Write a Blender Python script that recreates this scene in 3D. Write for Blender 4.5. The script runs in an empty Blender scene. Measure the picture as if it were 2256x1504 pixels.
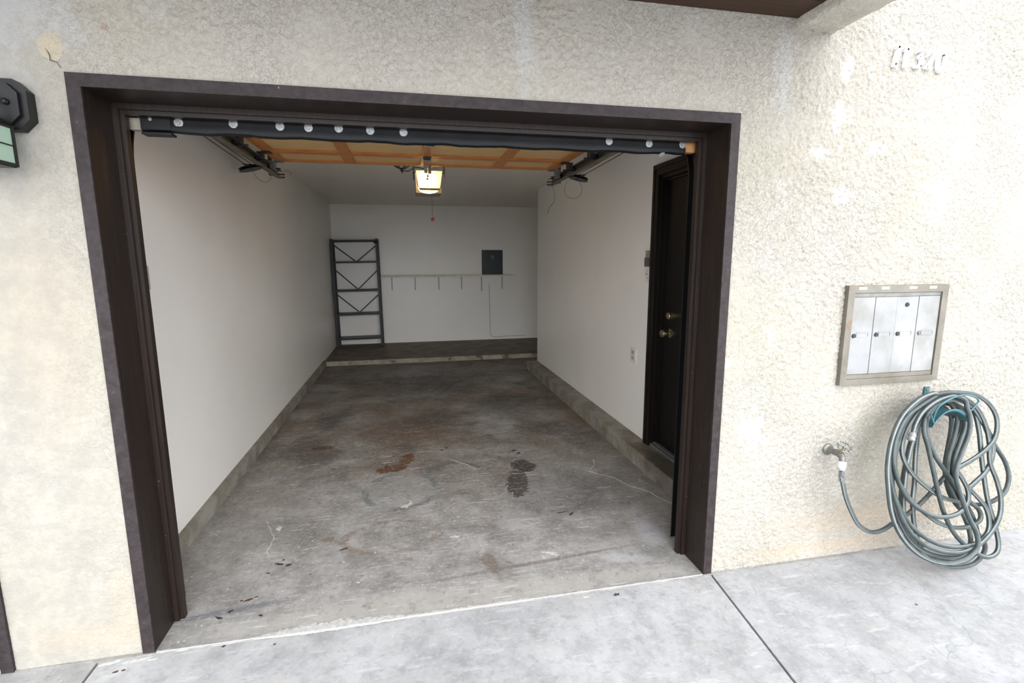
import bpy, bmesh, math, random
import numpy as np
from mathutils import Vector, Matrix
random.seed(7); rng = np.random.default_rng(11)
SC = bpy.context.scene
COL = SC.collection

# ------------------------------------------------------------------ camera
CAM = Vector((1.0845, -2.0635, 1.5495)); YAW, PITCH, ROLL, FPX = 0.2042, -0.1613, -0.0035, 1111.72
fwd = Vector((math.sin(YAW)*math.cos(PITCH), math.cos(YAW)*math.cos(PITCH), math.sin(PITCH)))
rgt = Vector((math.cos(YAW), -math.sin(YAW), 0)); upv = rgt.cross(fwd)
r2 = rgt*math.cos(ROLL) + upv*math.sin(ROLL); u2 = upv*math.cos(ROLL) - rgt*math.sin(ROLL)
cd = bpy.data.cameras.new('camera'); cam = bpy.data.objects.new('camera', cd); COL.objects.link(cam)
cam.matrix_world = Matrix(((r2.x, u2.x, -fwd.x, CAM.x), (r2.y, u2.y, -fwd.y, CAM.y), (r2.z, u2.z, -fwd.z, CAM.z), (0, 0, 0, 1)))
cd.sensor_width = 36.0; cd.lens = FPX*36.0/2256.0; cd.clip_start = 0.02; cd.clip_end = 200
SC.camera = cam

# ------------------------------------------------------------------ world, sun, exposure
w = bpy.data.worlds.new('overcast_sky'); SC.world = w; w.use_nodes = True
wn = w.node_tree; wn.nodes.clear()
tc = wn.nodes.new('ShaderNodeTexCoord'); sx = wn.nodes.new('ShaderNodeSeparateXYZ')
rp = wn.nodes.new('ShaderNodeValToRGB'); bg = wn.nodes.new('ShaderNodeBackground'); wo = wn.nodes.new('ShaderNodeOutputWorld')
wn.links.new(tc.outputs['Generated'], sx.inputs[0]); wn.links.new(sx.outputs['Z'], rp.inputs[0])
rp.color_ramp.elements[0].position = 0.0; rp.color_ramp.elements[0].color = (0.815, 0.845, 0.885, 1)
rp.color_ramp.elements[1].position = 0.9; rp.color_ramp.elements[1].color = (0.95, 0.98, 1.04, 1)
wn.links.new(rp.outputs[0], bg.inputs[0]); bg.inputs[1].default_value = 1.0
wn.links.new(bg.outputs[0], wo.inputs[0])
sl = bpy.data.lights.new('veiled_sun', 'SUN'); sl.energy = 1.3; sl.angle = math.radians(70); sl.color = (0.97, 0.985, 1.0)
so = bpy.data.objects.new('veiled_sun', sl); COL.objects.link(so)
so.rotation_euler = Vector((-0.14, 0.90, -0.33)).normalized().to_track_quat('-Z', 'Y').to_euler()
so.location = (6, -6, 8)
SC.view_settings.view_transform = 'Standard'; SC.view_settings.look = 'None'
SC.view_settings.exposure = 1.82; SC.view_settings.gamma = 1.0; SC.view_settings.use_curve_mapping = False
SC.cycles.use_denoising = True
SC.cycles.max_bounces = 12; SC.cycles.diffuse_bounces = 8

# ------------------------------------------------------------------ node helpers
class G:
    def __init__(s, name, rough=0.8, spec=0.5, metal=0.0):
        s.m = bpy.data.materials.new(name); s.m.use_nodes = True; s.t = s.m.node_tree; s.t.nodes.clear()
        s.b = s.n('ShaderNodeBsdfPrincipled'); s.o = s.n('ShaderNodeOutputMaterial'); s.l(s.b.outputs[0], s.o.inputs[0])
        s.b.inputs['Roughness'].default_value = rough; s.b.inputs['Metallic'].default_value = metal
        s.b.inputs['Specular IOR Level'].default_value = spec
        s.tc = s.n('ShaderNodeTexCoord'); s.P = s.tc.outputs['Object']
    def n(s, k): return s.t.nodes.new(k)
    def l(s, a, b): s.t.links.new(a, b)
    def inp(s, sock, v):
        if isinstance(v, (int, float)): sock.default_value = v
        elif isinstance(v, (tuple, list)): sock.default_value = (*v, 1) if len(sock.default_value) == 4 and len(v) == 3 else v
        else: s.l(v, sock)
    def math(s, op, a, b=0.0, c=0.0, clamp=False):
        x = s.n('ShaderNodeMath'); x.operation = op; x.use_clamp = clamp
        for i, v in enumerate((a, b, c)): s.inp(x.inputs[i], v)
        return x.outputs[0]
    def map(s, loc=(0, 0, 0), rot=0.0, scale=(1, 1, 1), kind='POINT', src=None):
        x = s.n('ShaderNodeMapping'); x.vector_type = kind; s.l(src or s.P, x.inputs[0])
        x.inputs['Location'].default_value = loc; x.inputs['Rotation'].default_value = rot if isinstance(rot, tuple) else (0, 0, rot); x.inputs['Scale'].default_value = scale
        return x.outputs[0]
    def noise(s, scale, detail=3, rough=0.55, vec=None, dist=0.0):
        x = s.n('ShaderNodeTexNoise'); s.l(vec or s.P, x.inputs['Vector']); x.inputs['Scale'].default_value = scale
        x.inputs['Detail'].default_value = detail; x.inputs['Roughness'].default_value = rough; x.inputs['Distortion'].default_value = dist
        return x.outputs['Fac']
    def vor(s, scale, feature='F1', vec=None, rnd=1.0, out='Distance'):
        x = s.n('ShaderNodeTexVoronoi'); x.feature = feature; s.l(vec or s.P, x.inputs['Vector'])
        x.inputs['Scale'].default_value = scale; x.inputs['Randomness'].default_value = rnd
        return x.outputs[out]
    def rng(s, v, a, b, c=0.0, d=1.0, smooth=True):
        x = s.n('ShaderNodeMapRange'); x.interpolation_type = 'SMOOTHSTEP' if smooth else 'LINEAR'
        s.l(v, x.inputs[0])
        for i, q in zip((1, 2, 3, 4), (a, b, c, d)): x.inputs[i].default_value = q
        return x.outputs[0]
    def mix(s, f, a, b, mode='MIX'):
        x = s.n('ShaderNodeMix'); x.data_type = 'RGBA'; x.blend_type = mode
        s.inp(x.inputs[0], f); s.inp(x.inputs[6], a); s.inp(x.inputs[7], b)
        return x.outputs[2]
    def blob(s, cx, cy, rx, ry, ang=0.0, nz=None, amt=0.5, a=0.75, b=1.0, axis='xy'):
        # soft irregular patch, 1 inside
        if axis == 'xy': v = s.map((cx, cy, 0), math.radians(ang), (rx, ry, 1e3), 'TEXTURE')
        else: v = s.map((cx, 0, cy), (0, -math.radians(ang), 0), (rx, 1e3, ry), 'TEXTURE')
        x = s.n('ShaderNodeVectorMath'); x.operation = 'LENGTH'; s.l(v, x.inputs[0])
        d = x.outputs['Value']
        if nz is not None: d = s.math('ADD', d, s.math('MULTIPLY', s.math('SUBTRACT', nz, 0.5), amt*2))
        return s.rng(d, a, b, 1.0, 0.0)
    def bump(s, h, strength=0.5, dist=0.01, prev=None):
        x = s.n('ShaderNodeBump'); s.l(h, x.inputs['Height']); x.inputs['Strength'].default_value = strength; x.inputs['Distance'].default_value = dist
        if prev is not None: s.l(prev, x.inputs['Normal'])
        s.l(x.outputs[0], s.b.inputs['Normal']); return x.outputs[0]
    def col(s, c): s.inp(s.b.inputs['Base Color'], c)
    def rough(s, v): s.inp(s.b.inputs['Roughness'], v)

def simple(name, c, rough=0.6, metal=0.0, spec=0.5, var=0.12, scale=20, bump=0.0):
    g = G(name, rough, spec, metal); n = g.noise(scale, 4)
    g.col(g.mix(g.rng(n, 0.3, 0.7), tuple(x*(1-var) for x in c), tuple(min(1, x*(1+var)) for x in c)))
    if bump: g.bump(g.noise(scale*4, 3), bump, 0.003)
    return g.m

# ------------------------------------------------------------------ materials
def stucco(dirty=True, k=1.0):
    g = G('stucco_paint' if dirty else 'beam_stucco_bounce_lit', 0.9, 0.25)  # beam copy is lighter, with ground bounce put into its colour
    big = g.noise(1.1, 4); mid = g.noise(6, 5, 0.6); fine = g.noise(55, 4, 0.65)
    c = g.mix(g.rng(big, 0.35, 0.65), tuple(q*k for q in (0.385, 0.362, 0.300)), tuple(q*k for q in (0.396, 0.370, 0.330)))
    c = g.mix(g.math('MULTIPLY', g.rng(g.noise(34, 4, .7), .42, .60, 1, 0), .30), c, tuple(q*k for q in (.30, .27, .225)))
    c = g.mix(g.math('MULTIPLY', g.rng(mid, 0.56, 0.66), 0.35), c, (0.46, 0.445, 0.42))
    # grime specks scattered by fine noise
    c = g.mix(g.math('MULTIPLY', g.rng(fine, 0.62, 0.72), 0.22), c, (0.27, 0.23, 0.18))
    if dirty:
        sx_ = g.n('ShaderNodeSeparateXYZ'); g.l(g.P, sx_.inputs[0])
        lf = g.math('MULTIPLY', g.rng(sx_.outputs['X'], -.15, .12, 1, 0), g.rng(g.noise(9, 5, .7), .38, .62, .25, .75))
        c = g.mix(lf, c, (.285, .27, .24))  # left pier darkened in the colour to offset its strong light
        nz = g.noise(13, 6, .7)
        # repair patches painted a cooler white beside the opening's corner, over it and by the beam
        for cx, cz, rx, rz, an, al in ((-0.16, 2.36, .20, .14, 20, .6), (-0.22, 2.05, .12, .25, 0, .35), (1.56, 2.42, .045, .28, 3, .45), (2.72, 2.33, .05, .25, 2, .45), (0.02, 2.30, .07, .07, 0, .4)):
            c = g.mix(g.math('MULTIPLY', g.blob(cx, cz, rx, rz, an, nz, 1.3, .3, 1.15, 'xz'), al), c, (0.45, 0.45, 0.455))
        for cx, cz, rx, rz in ((3.02, 2.20, .10, .12), (3.10, 1.85, .09, .06), (3.62, 1.84, .10, .12), (2.95, 2.02, .08, .05), (2.70, 0.75, .10, .16), (3.25, 2.05, .12, .04), (3.5, 2.3, .10, .02), (3.04,2.38,.05,.07)):
            c = g.mix(g.math('MULTIPLY', g.blob(cx, cz, rx, rz, 0, nz, 2.2, .35, .75, 'xz'), .6), c, (0.52, 0.51, 0.495))
        # tan patch (filled hole) and rusty blots
        c = g.mix(g.blob(-0.035, 2.245, .038, .045, 0, nz, .25, .85, 1.0, 'xz'), c, (0.44, 0.385, 0.29))
        for cx, cz, rx, rz, al in ((.13, 2.318, .016, .020, .45), (.06, 2.225, .02, .012, .2), (-.11, 1.86, .012, .04, .25), (-.17, 1.95, .012, .03, .25), (-.02, 2.34, .02, .008, .2)):
            c = g.mix(g.math('MULTIPLY', g.blob(cx, cz, rx, rz, 10, nz, .8, .3, 1.0, 'xz'), al), c, (0.30, 0.20, 0.12))
        for cx, cz, rx, rz, al in ((-.16, 1.3, .2, .6, .10), (3.6, .2, .9, .10, .28), (-.05, .22, .06, .2, .16), (3.2, .06, .8, .05, .30), (-.15, .10, .3, .07, .18)):
            c = g.mix(g.math('MULTIPLY', g.blob(cx, cz, rx, rz, 0, nz, .5, .3, 1.1, 'xz'), al), c, (0.46, 0.34, 0.23))
        grey = g.math('MULTIPLY', g.blob(-.3, 2.1, .28, .5, 0, nz, .5, .2, 1.1, 'xz'), .35)
        c = g.mix(grey, c, (0.34, 0.34, 0.33))
        sp = g.vor(9); s2 = g.rng(sp, .035, .06, 1, 0)
        c = g.mix(g.math('MULTIPLY', s2, g.math('MULTIPLY', g.rng(g.noise(2.3, 2), .52, .6), .7)), c, (0.20, 0.17, 0.15))
    g.col(c)
    sepx = g.n('ShaderNodeSeparateXYZ'); g.l(g.P, sepx.inputs[0])
    kk = g.math('MULTIPLY', g.rng(sepx.outputs['X'], -.25, .25, .22, 1.0), g.rng(g.noise(2.1, 3), .38, .6, .45, 1.0))
    h = g.math('ADD', g.math('MULTIPLY', g.noise(190, 3, 0.6), 0.42), g.math('MULTIPLY', kk, g.math('ADD', g.rng(g.noise(46, 4, 0.55, dist=.6), .47, .53), g.math('MULTIPLY', g.rng(g.noise(75, 3, .6, g.map((3,1,2)), dist=.5), .52, .58), .6))))
    g.bump(h, 0.85, 0.0026)
    return g.m

def brown_wood(name='brown_painted_wood', c1=(0.013, 0.008, 0.006), c2=(0.022, 0.014, 0.011), rough=0.42, chips=True, axis=(30, 30, 1.2)):
    g = G(name, rough, 0.32)
    v = g.map(scale=axis); n = g.noise(3, 5, 0.6, v)
    c = g.mix(g.rng(n, .3, .7), c1, c2)
    if chips:
        ch = g.noise(38, 5, .7); lo = g.noise(3.1, 2)
        f = g.math('MULTIPLY', g.rng(ch, .735, .75), g.rng(lo, .46, .56))
        c = g.mix(f, c, (0.45, 0.30, 0.19))
        f2 = g.math('MULTIPLY', g.rng(g.noise(90, 3, .6), .70, .74), 0.6); c = g.mix(f2, c, (.30, .27, .25))
    g.col(c); g.bump(g.noise(4, 4, .6, v), 0.35, 0.002)
    return g.m

def face_wood():   # weathered front edges: same paint, greyed by the sun
    g = G('weathered_brown_paint', 0.6, 0.3)
    v = g.map(scale=(14, 14, 14)); n = g.noise(3, 5, .6, v)
    c = g.mix(g.rng(n, .3, .7), (0.020, 0.014, 0.014), (0.036, 0.027, 0.029))
    ch = g.noise(42, 5, .7)
    c = g.mix(g.rng(ch, .70, .72), c, (0.42, 0.33, 0.26)); g.col(c)
    g.bump(g.noise(60, 5, .7), .6, .003); return g.m

def concrete_floor():
    g = G('stained_garage_concrete', 0.55, 0.5)
    sep = g.n('ShaderNodeSeparateXYZ'); g.l(g.P, sep.inputs[0]); Yc = sep.outputs['Y']; Xc = sep.outputs['X']
    big = g.noise(1.3, 5, .62); mid = g.noise(5, 6, .65); fine = g.noise(40, 5, .7)
    c = g.mix(g.rng(mid, .32, .68), (0.235, 0.225, 0.21), (0.385, 0.375, 0.36))
    # brown oily wear, with tones deepening towards the back
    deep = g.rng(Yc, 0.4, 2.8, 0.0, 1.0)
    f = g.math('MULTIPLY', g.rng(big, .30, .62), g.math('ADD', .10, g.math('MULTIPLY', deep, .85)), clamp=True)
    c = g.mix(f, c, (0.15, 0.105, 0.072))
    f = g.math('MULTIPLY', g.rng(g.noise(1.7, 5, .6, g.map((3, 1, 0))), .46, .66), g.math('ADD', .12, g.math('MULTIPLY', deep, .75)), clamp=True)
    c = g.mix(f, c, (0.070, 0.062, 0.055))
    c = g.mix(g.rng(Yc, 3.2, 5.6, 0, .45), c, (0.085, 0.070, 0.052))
    nz = g.noise(7, 6, .68); nf = g.noise(17, 6, .7)
    B = lambda cx, cy, rx, ry, an, col, al, n=nz, am=.4, a=.6, b=1.: g.mix(g.math('MULTIPLY', g.blob(cx, cy, rx, ry, an, n, am, a, b), al), None, col)
    def put(c, cx, cy, rx, ry, an, col, al, n=None, am=.4, a=.6, b=1.):
        return g.mix(g.math('MULTIPLY', g.blob(cx, cy, rx, ry, an, n or nz, am, a, b), al), c, col)
    c = put(c, 1.40, 4.3, .75, .9, 0, (.022, .022, .024), .75, am=.5, a=.2, b=1.1)
    c = put(c, 2.05, 3.2, .45, .6, 0, (.028, .028, .032), .6, am=.6, a=.2, b=1.1)
    c = put(c, 2.15, .95, .50, .40, 0, (.060, .058, .058), .6, am=.6, a=.2, b=1.1)
    c = put(c, 1.0, 2.6, .8, .7, 0, (.13, .085, .055), .45, am=.6, a=.2, b=1.1)
    c = put(c, .42, .85, .3, .25, 0, (.10, .09, .075), .35, am=.6, a=.2, b=1.1)
    # whitish bloom at the right foot, teal chalky rings, greyish apron
    c = put(c, 2.40, .42, .10, .20, 0, (.50, .50, .54), .55, am=.25, a=.2, b=1.1)
    c = put(c, 2.16, .20, .22, .05, -18, (.50, .50, .50), .5, am=.4, a=.3, b=1.1)
    c = put(c, 1.30, .06, 1.4, .11, 0, (.40, .38, .35), .75, am=.35, a=.5, b=1.1)
    c = put(c, .25, .19, .30, .03, 6, (.13, .13, .15), .7, am=.3, a=.4, b=1.1)
    c = put(c, 1.7, .26, .70, .018, 5, (.15, .12, .10), .6, n=nf, am=.5, a=.4, b=1.1)
    c = put(c, 1.95, 1.02, .40, .30, 10, (.31, .30, .29), .5, n=nf, am=1.0, a=.3, b=1.0)
    c = put(c, 1.0, 1.25, .35, .30, 10, (.27, .265, .25), .5, n=nf, am=1.0, a=.3, b=1.0)
    # brown boot-shaped oil stain and the dark one to its right
    c = put(c, .925, 1.66, .135, .080, 15, (.105, .046, .016), .92, n=nf, am=.62, a=.80, b=1.)
    c = put(c, 1.035, 1.83, .065, .125, -15, (.12, .055, .020), .92, n=nf, am=.62, a=.80, b=1.)
    c = put(c, 1.905, 1.50, .105, .13, 10, (.040, .034, .031), .92, n=nf, am=.75, a=.75, b=1.)
    c = put(c, 1.80, 1.22, .085, .25, -12, (.055, .046, .041), .90, n=nf, am=.75, a=.75, b=1.)
    c = put(c, .34, 2.22, .10, .06, 0, (.07, .035, .02), .8, n=nf, am=.4, a=.7, b=1.)
    c = put(c, 1.46, .30, .05, .12, 8, (.13, .10, .07), .6, n=nf, am=.4, a=.5, b=1.)
    c = put(c, .60, .72, .05, .035, 0, (.16, .11, .06), .6, n=nf, am=.4, a=.5, b=1.)
    # rings: teal chalk arcs and rust arcs
    def ring(c, cx, cy, rx, ry, col, al, wdt, n):
        v = g.map((cx, cy, 0), 0, (rx, ry, 1e3), 'TEXTURE'); x = g.n('ShaderNodeVectorMath'); x.operation = 'LENGTH'; g.l(v, x.inputs[0])
        d = g.math('ABSOLUTE', g.math('SUBTRACT', g.math('ADD', x.outputs['Value'], g.math('MULTIPLY', g.math('SUBTRACT', nz, .5), .3)), 1.0))
        f = g.math('MULTIPLY', g.rng(d, wdt*.3, wdt, 1, 0), g.rng(n, .44, .56)); return g.mix(g.math('MULTIPLY', f, al), c, col)
    gate = g.noise(3.3, 2, .5)
    c = ring(c, 1.38, 1.50, .19, .17, (.10, .125, .12), .6, .12, gate)
    c = ring(c, 1.00, 1.27, .24, .27, (.085, .115, .11), .6, .14, g.noise(2.9, 2, .5, g.map((5, 2, 0))))
    c = ring(c, .95, .68, .26, .17, (.17, .10, .06), .45, .16, g.noise(6, 3, .6, g.map((1, 7, 0))))
    c = ring(c, 1.25, .60, .32, .10, (.17, .11, .07), .35, .12, g.noise(6, 3, .6, g.map((4, 7, 0))))
    # scratches and paint flecks
    for k, (an, sc) in enumerate(((8, (6, 70, 1)), (-35, (5, 60, 1)), (80, (5, 55, 1)), (35, (6, 66, 1)))):
        v = g.map((k*3.1, k, 0), math.radians(an), sc); s = g.noise(1.0, 3, .5, v)
        m = g.rng(g.noise(2.2, 3, .6, g.map((k*7, 2, 0))), .46, .64)
        c = g.mix(g.math('MULTIPLY', g.math('MULTIPLY', g.rng(s, .635, .68), m), .6), c, (.62, .61, .59))
    vd = g.vor(26); m = g.rng(g.noise(5, 3, .6, g.map((9, 9, 0))), .5, .62)
    c = g.mix(g.math('MULTIPLY', g.math('MULTIPLY', g.rng(vd, .07, .16, 1, 0), m), .85), c, (.70, .69, .67))
    vd = g.vor(60); m = g.rng(g.noise(3, 3, .6, g.map((2, 9, 0))), .45, .62)
    c = g.mix(g.math('MULTIPLY', g.math('MULTIPLY', g.rng(vd, .12, .26, 1, 0), m), .5), c, (.60, .59, .57))
    vd = g.vor(11, vec=g.map((3, 8, 0), 0, (1, 1.6, 1))); m = g.rng(g.noise(2, 2), .55, .62)
    c = g.mix(g.math('MULTIPLY', g.math('MULTIPLY', g.rng(vd, .07, .12, 1, 0), m), .8), c, (.03, .02, .018))
    c = g.mix(g.math('MULTIPLY', g.rng(fine, .50, .68), .30), c, (.50, .49, .47))
    c = g.mix(g.math('MULTIPLY', g.rng(g.noise(28, 5, .7, g.map((8, 8, 0))), .54, .70), .40), c, (.07, .06, .05))
    c = g.mix(g.math('MULTIPLY', g.rng(g.noise(11, 5, .7, g.map((18, 8, 0))), .54, .66), .30), c, (.10, .085, .07))
    g.col(c)
    g.rough(g.rng(mid, .3, .7, .38, .62)); g.bump(g.math('ADD', mid, g.math('MULTIPLY', fine, .5)), .25, .004)
    return g.m

def curb_concrete():
    g = G('curb_concrete', .8, .3)
    mid = g.noise(6, 6, .65); fine = g.noise(45, 4, .6)
    c = g.mix(g.rng(mid, .35, .65), (.20, .175, .14), (.30, .285, .25))
    c = g.mix(g.math('MULTIPLY', g.rng(g.noise(2.2, 4), .5, .65), .6), c, (.13, .095, .06))
    c = g.mix(g.math('MULTIPLY', g.rng(fine, .62, .72), .35), c, (.42, .41, .39))
    nz = g.noise(7, 4)
    c = g.mix(g.math('MULTIPLY', g.blob(2.83, .95, .12, .45, 0, nz, .4, .5, 1.1), .75), c, (.055, .048, .038))
    g.col(c); g.bump(fine, .4, .004); return g.m

def platform_concrete():
    g = G('dark_platform_concrete', .6, .4)
    mid = g.noise(4, 6, .65); c = g.mix(g.rng(mid, .35, .65), (.105, .085, .062), (.18, .15, .11))
    fine = g.noise(50, 4, .6); c = g.mix(g.math('MULTIPLY', g.rng(fine, .64, .74), .35), c, (.3, .28, .25))
    g.col(c); g.bump(fine, .3, .004); return g.m

def platform_edge():
    g = G('worn_platform_edge', .8, .3)
    n = g.noise(5, 6, .65); c = g.mix(g.rng(n, .4, .6), (.24, .205, .155), (.33, .295, .24))
    c = g.mix(g.math('MULTIPLY', g.rng(g.noise(3.1, 4, .6, g.map((3, 0, 0))), .54, .62), .8), c, (.055, .045, .035))
    g.col(c); g.bump(g.noise(40, 4), .5, .006); return g.m

def driveway(name, c1, c2, cracks=0.0, warm=0.3):
    g = G(name, .8, .35)
    big = g.noise(1.6, 5, .6); mid = g.noise(7, 6, .68); fine = g.noise(60, 5, .7)
    c = g.mix(g.rng(big, .3, .7), c1, c2)
    c = g.mix(g.math('MULTIPLY', g.rng(mid, .35, .60, 1, 0), .38), c, tuple(x*.50 for x in c1))
    c = g.mix(g.math('MULTIPLY', g.rng(g.noise(22, 5, .7, g.map((4, 1, 0))), .50, .68), .30), c, tuple(x*.45 for x in c1))
    c = g.mix(g.math('MULTIPLY', g.rng(fine, .5, .75), .25), c, (.66, .66, .66))
    c = g.mix(g.math('MULTIPLY', g.rng(g.noise(3, 4, .6, g.map((6, 3, 0))), .56, .66), warm), c, (.50, .43, .34))
    st = g.noise(2.0, 4, .6, g.map((0, 0, 0), .55, (3, 14, 1))); c = g.mix(g.math('MULTIPLY', g.rng(st, .58, .68), .2), c, (.72, .72, .74))
    if cracks:
        w1 = g.n('ShaderNodeVectorMath'); w1.operation = 'ADD'
        nn = g.n('ShaderNodeTexNoise'); nn.inputs['Scale'].default_value = 4; nn.inputs['Detail'].default_value = 4; g.l(g.P, nn.inputs['Vector'])
        sc = g.n('ShaderNodeVectorMath'); sc.operation = 'SCALE'; g.l(nn.outputs['Color'], sc.inputs[0]); sc.inputs['Scale'].default_value = .28
        g.l(g.P, w1.inputs[0]); g.l(sc.outputs[0], w1.inputs[1])
        e = g.vor(3.1, 'DISTANCE_TO_EDGE', w1.outputs[0]); m = g.rng(g.noise(2.4, 2, .5, g.map((4, 4, 0))), .42, .56)
        c = g.mix(g.math('MULTIPLY', g.math('MULTIPLY', g.rng(e, .004, .012, 1, 0), m), cracks), c, (.22, .24, .23))
        e = g.vor(8.5, 'DISTANCE_TO_EDGE', w1.outputs[0]); m = g.rng(g.noise(3.4, 2, .5, g.map((1, 8, 0))), .55, .66)
        c = g.mix(g.math('MULTIPLY', g.math('MULTIPLY', g.rng(e, .006, .02, 1, 0), m), cracks*.5), c, (.28, .29, .28))
    vd = g.vor(5.5); m = g.rng(g.noise(1.9, 2), .5, .56)
    c = g.mix(g.math('MULTIPLY', g.rng(vd, .028, .045, 1, 0), m), c, (.07, .07, .08))
    g.col(c); g.bump(g.math('ADD', mid, g.math('MULTIPLY', fine, .6)), .3, .004)
    return g.m

def wall_paint(name, c):
    g = G(name, .34, .45)
    n = g.noise(1.2, 3); v = tuple(x*.96 for x in c)
    cc = g.mix(g.rng(n, .3, .7), v, c)
    m = g.math('MULTIPLY', g.rng(g.noise(38, 3, .6), .70, .73), g.rng(g.noise(1.1, 2), .5, .6))
    cc = g.mix(g.math('MULTIPLY', m, .5), cc, (.9, .9, .88))
    g.col(cc)
    g.bump(g.math('ADD', g.noise(150, 3), g.math('MULTIPLY', g.noise(2.2, 3), 6)), .12, .0025); return g.m

def plywood():
    g = G('tan_plywood_panel', .5, .35); v = g.map(scale=(1.2, 14, 14))
    n = g.noise(4, 5, .6, v); c = g.mix(g.rng(n, .3, .7), (.66, .43, .18), (.76, .53, .25))
    g.col(c); g.bump(n, .15, .002); return g.m
def orange_wood():
    g = G('orange_varnished_wood', .42, .45); v = g.map(scale=(3, 25, 25))
    n = g.noise(3, 5, .6, v); c = g.mix(g.rng(n, .3, .7), (.50, .17, .035), (.62, .25, .065))
    g.col(c); g.bump(n, .2, .002); return g.m

def mailbox_metal():
    g = G('chalky_aluminium', .5, .4, .15)
    n = g.noise(5, 5, .6); c = g.mix(g.rng(n, .35, .65), (.23, .226, .21), (.295, .30, .305))
    c = g.mix(g.math('MULTIPLY', g.rng(g.noise(2.5, 4), .5, .62), .25), c, (.46, .42, .34)); g.col(c); return g.m
def mailbox_frame():
    g = G('weathered_aluminium_frame', .5, .4, .25)
    n = g.noise(9, 5, .6); c = g.mix(g.rng(n, .35, .65), (.15, .135, .105), (.20, .185, .155))
    c = g.mix(g.math('MULTIPLY', g.rng(g.noise(6, 4, .6, g.map((2, 0, 5))), .58, .66), .7), c, (.20, .12, .07)); g.col(c); return g.m

def hose_mat():
    g = G('ribbed_green_grey_hose', .42, .5)
    uv = g.n('ShaderNodeSeparateXYZ'); g.l(g.tc.outputs['UV'], uv.inputs[0])
    n = g.noise(22, 3); base = g.mix(g.rng(n, .3, .7), (.036, .050, .049), (.066, .080, .079))
    s = g.rng(g.math('ABSOLUTE', g.math('SUBTRACT', uv.outputs['Y'], .5)), .035, .05, 1, 0)
    dash = g.rng(g.math('PINGPONG', uv.outputs['X'], .004), .0006, .0016)
    s2 = g.rng(g.math('ABSOLUTE', g.math('SUBTRACT', uv.outputs['Y'], .14)), .03, .045, 1, 0)
    c = g.mix(g.math('MULTIPLY', s, .75), base, (.50, .54, .54)); c = g.mix(g.math('MULTIPLY', g.math('MULTIPLY', s2, dash), .6), c, (.42, .45, .46))
    g.col(c); return g.m

def emit_glass():
    m = bpy.data.materials.new('frosted_lamp_lens'); m.use_nodes = True; t = m.node_tree; t.nodes.clear()
    o = t.nodes.new('ShaderNodeOutputMaterial'); tr = t.nodes.new('ShaderNodeBsdfTranslucent'); df = t.nodes.new('ShaderNodeBsdfDiffuse'); mx = t.nodes.new('ShaderNodeMixShader')
    tr.inputs[0].default_value = (.50, .43, .30, 1); df.inputs[0].default_value = (.60, .55, .44, 1); mx.inputs[0].default_value = .7
    t.links.new(tr.outputs[0], mx.inputs[1 if False else 2]); t.links.new(df.outputs[0], mx.inputs[1]); t.links.new(mx.outputs[0], o.inputs[0]); return m
def emission(name, c, s):
    m = bpy.data.materials.new(name); m.use_nodes = True; t = m.node_tree; t.nodes.clear()
    o = t.nodes.new('ShaderNodeOutputMaterial'); e = t.nodes.new('ShaderNodeEmission'); e.inputs[0].default_value = (*c, 1); e.inputs[1].default_value = s
    t.links.new(e.outputs[0], o.inputs[0]); return m

def lantern_glass():
    m = bpy.data.materials.new('pale_green_lantern_glass'); m.use_nodes = True; b = m.node_tree.nodes['Principled BSDF']
    b.inputs['Base Color'].default_value = (.55, .75, .60, 1); b.inputs['Roughness'].default_value = .25; b.inputs['Transmission Weight'].default_value = .35; return m

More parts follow.
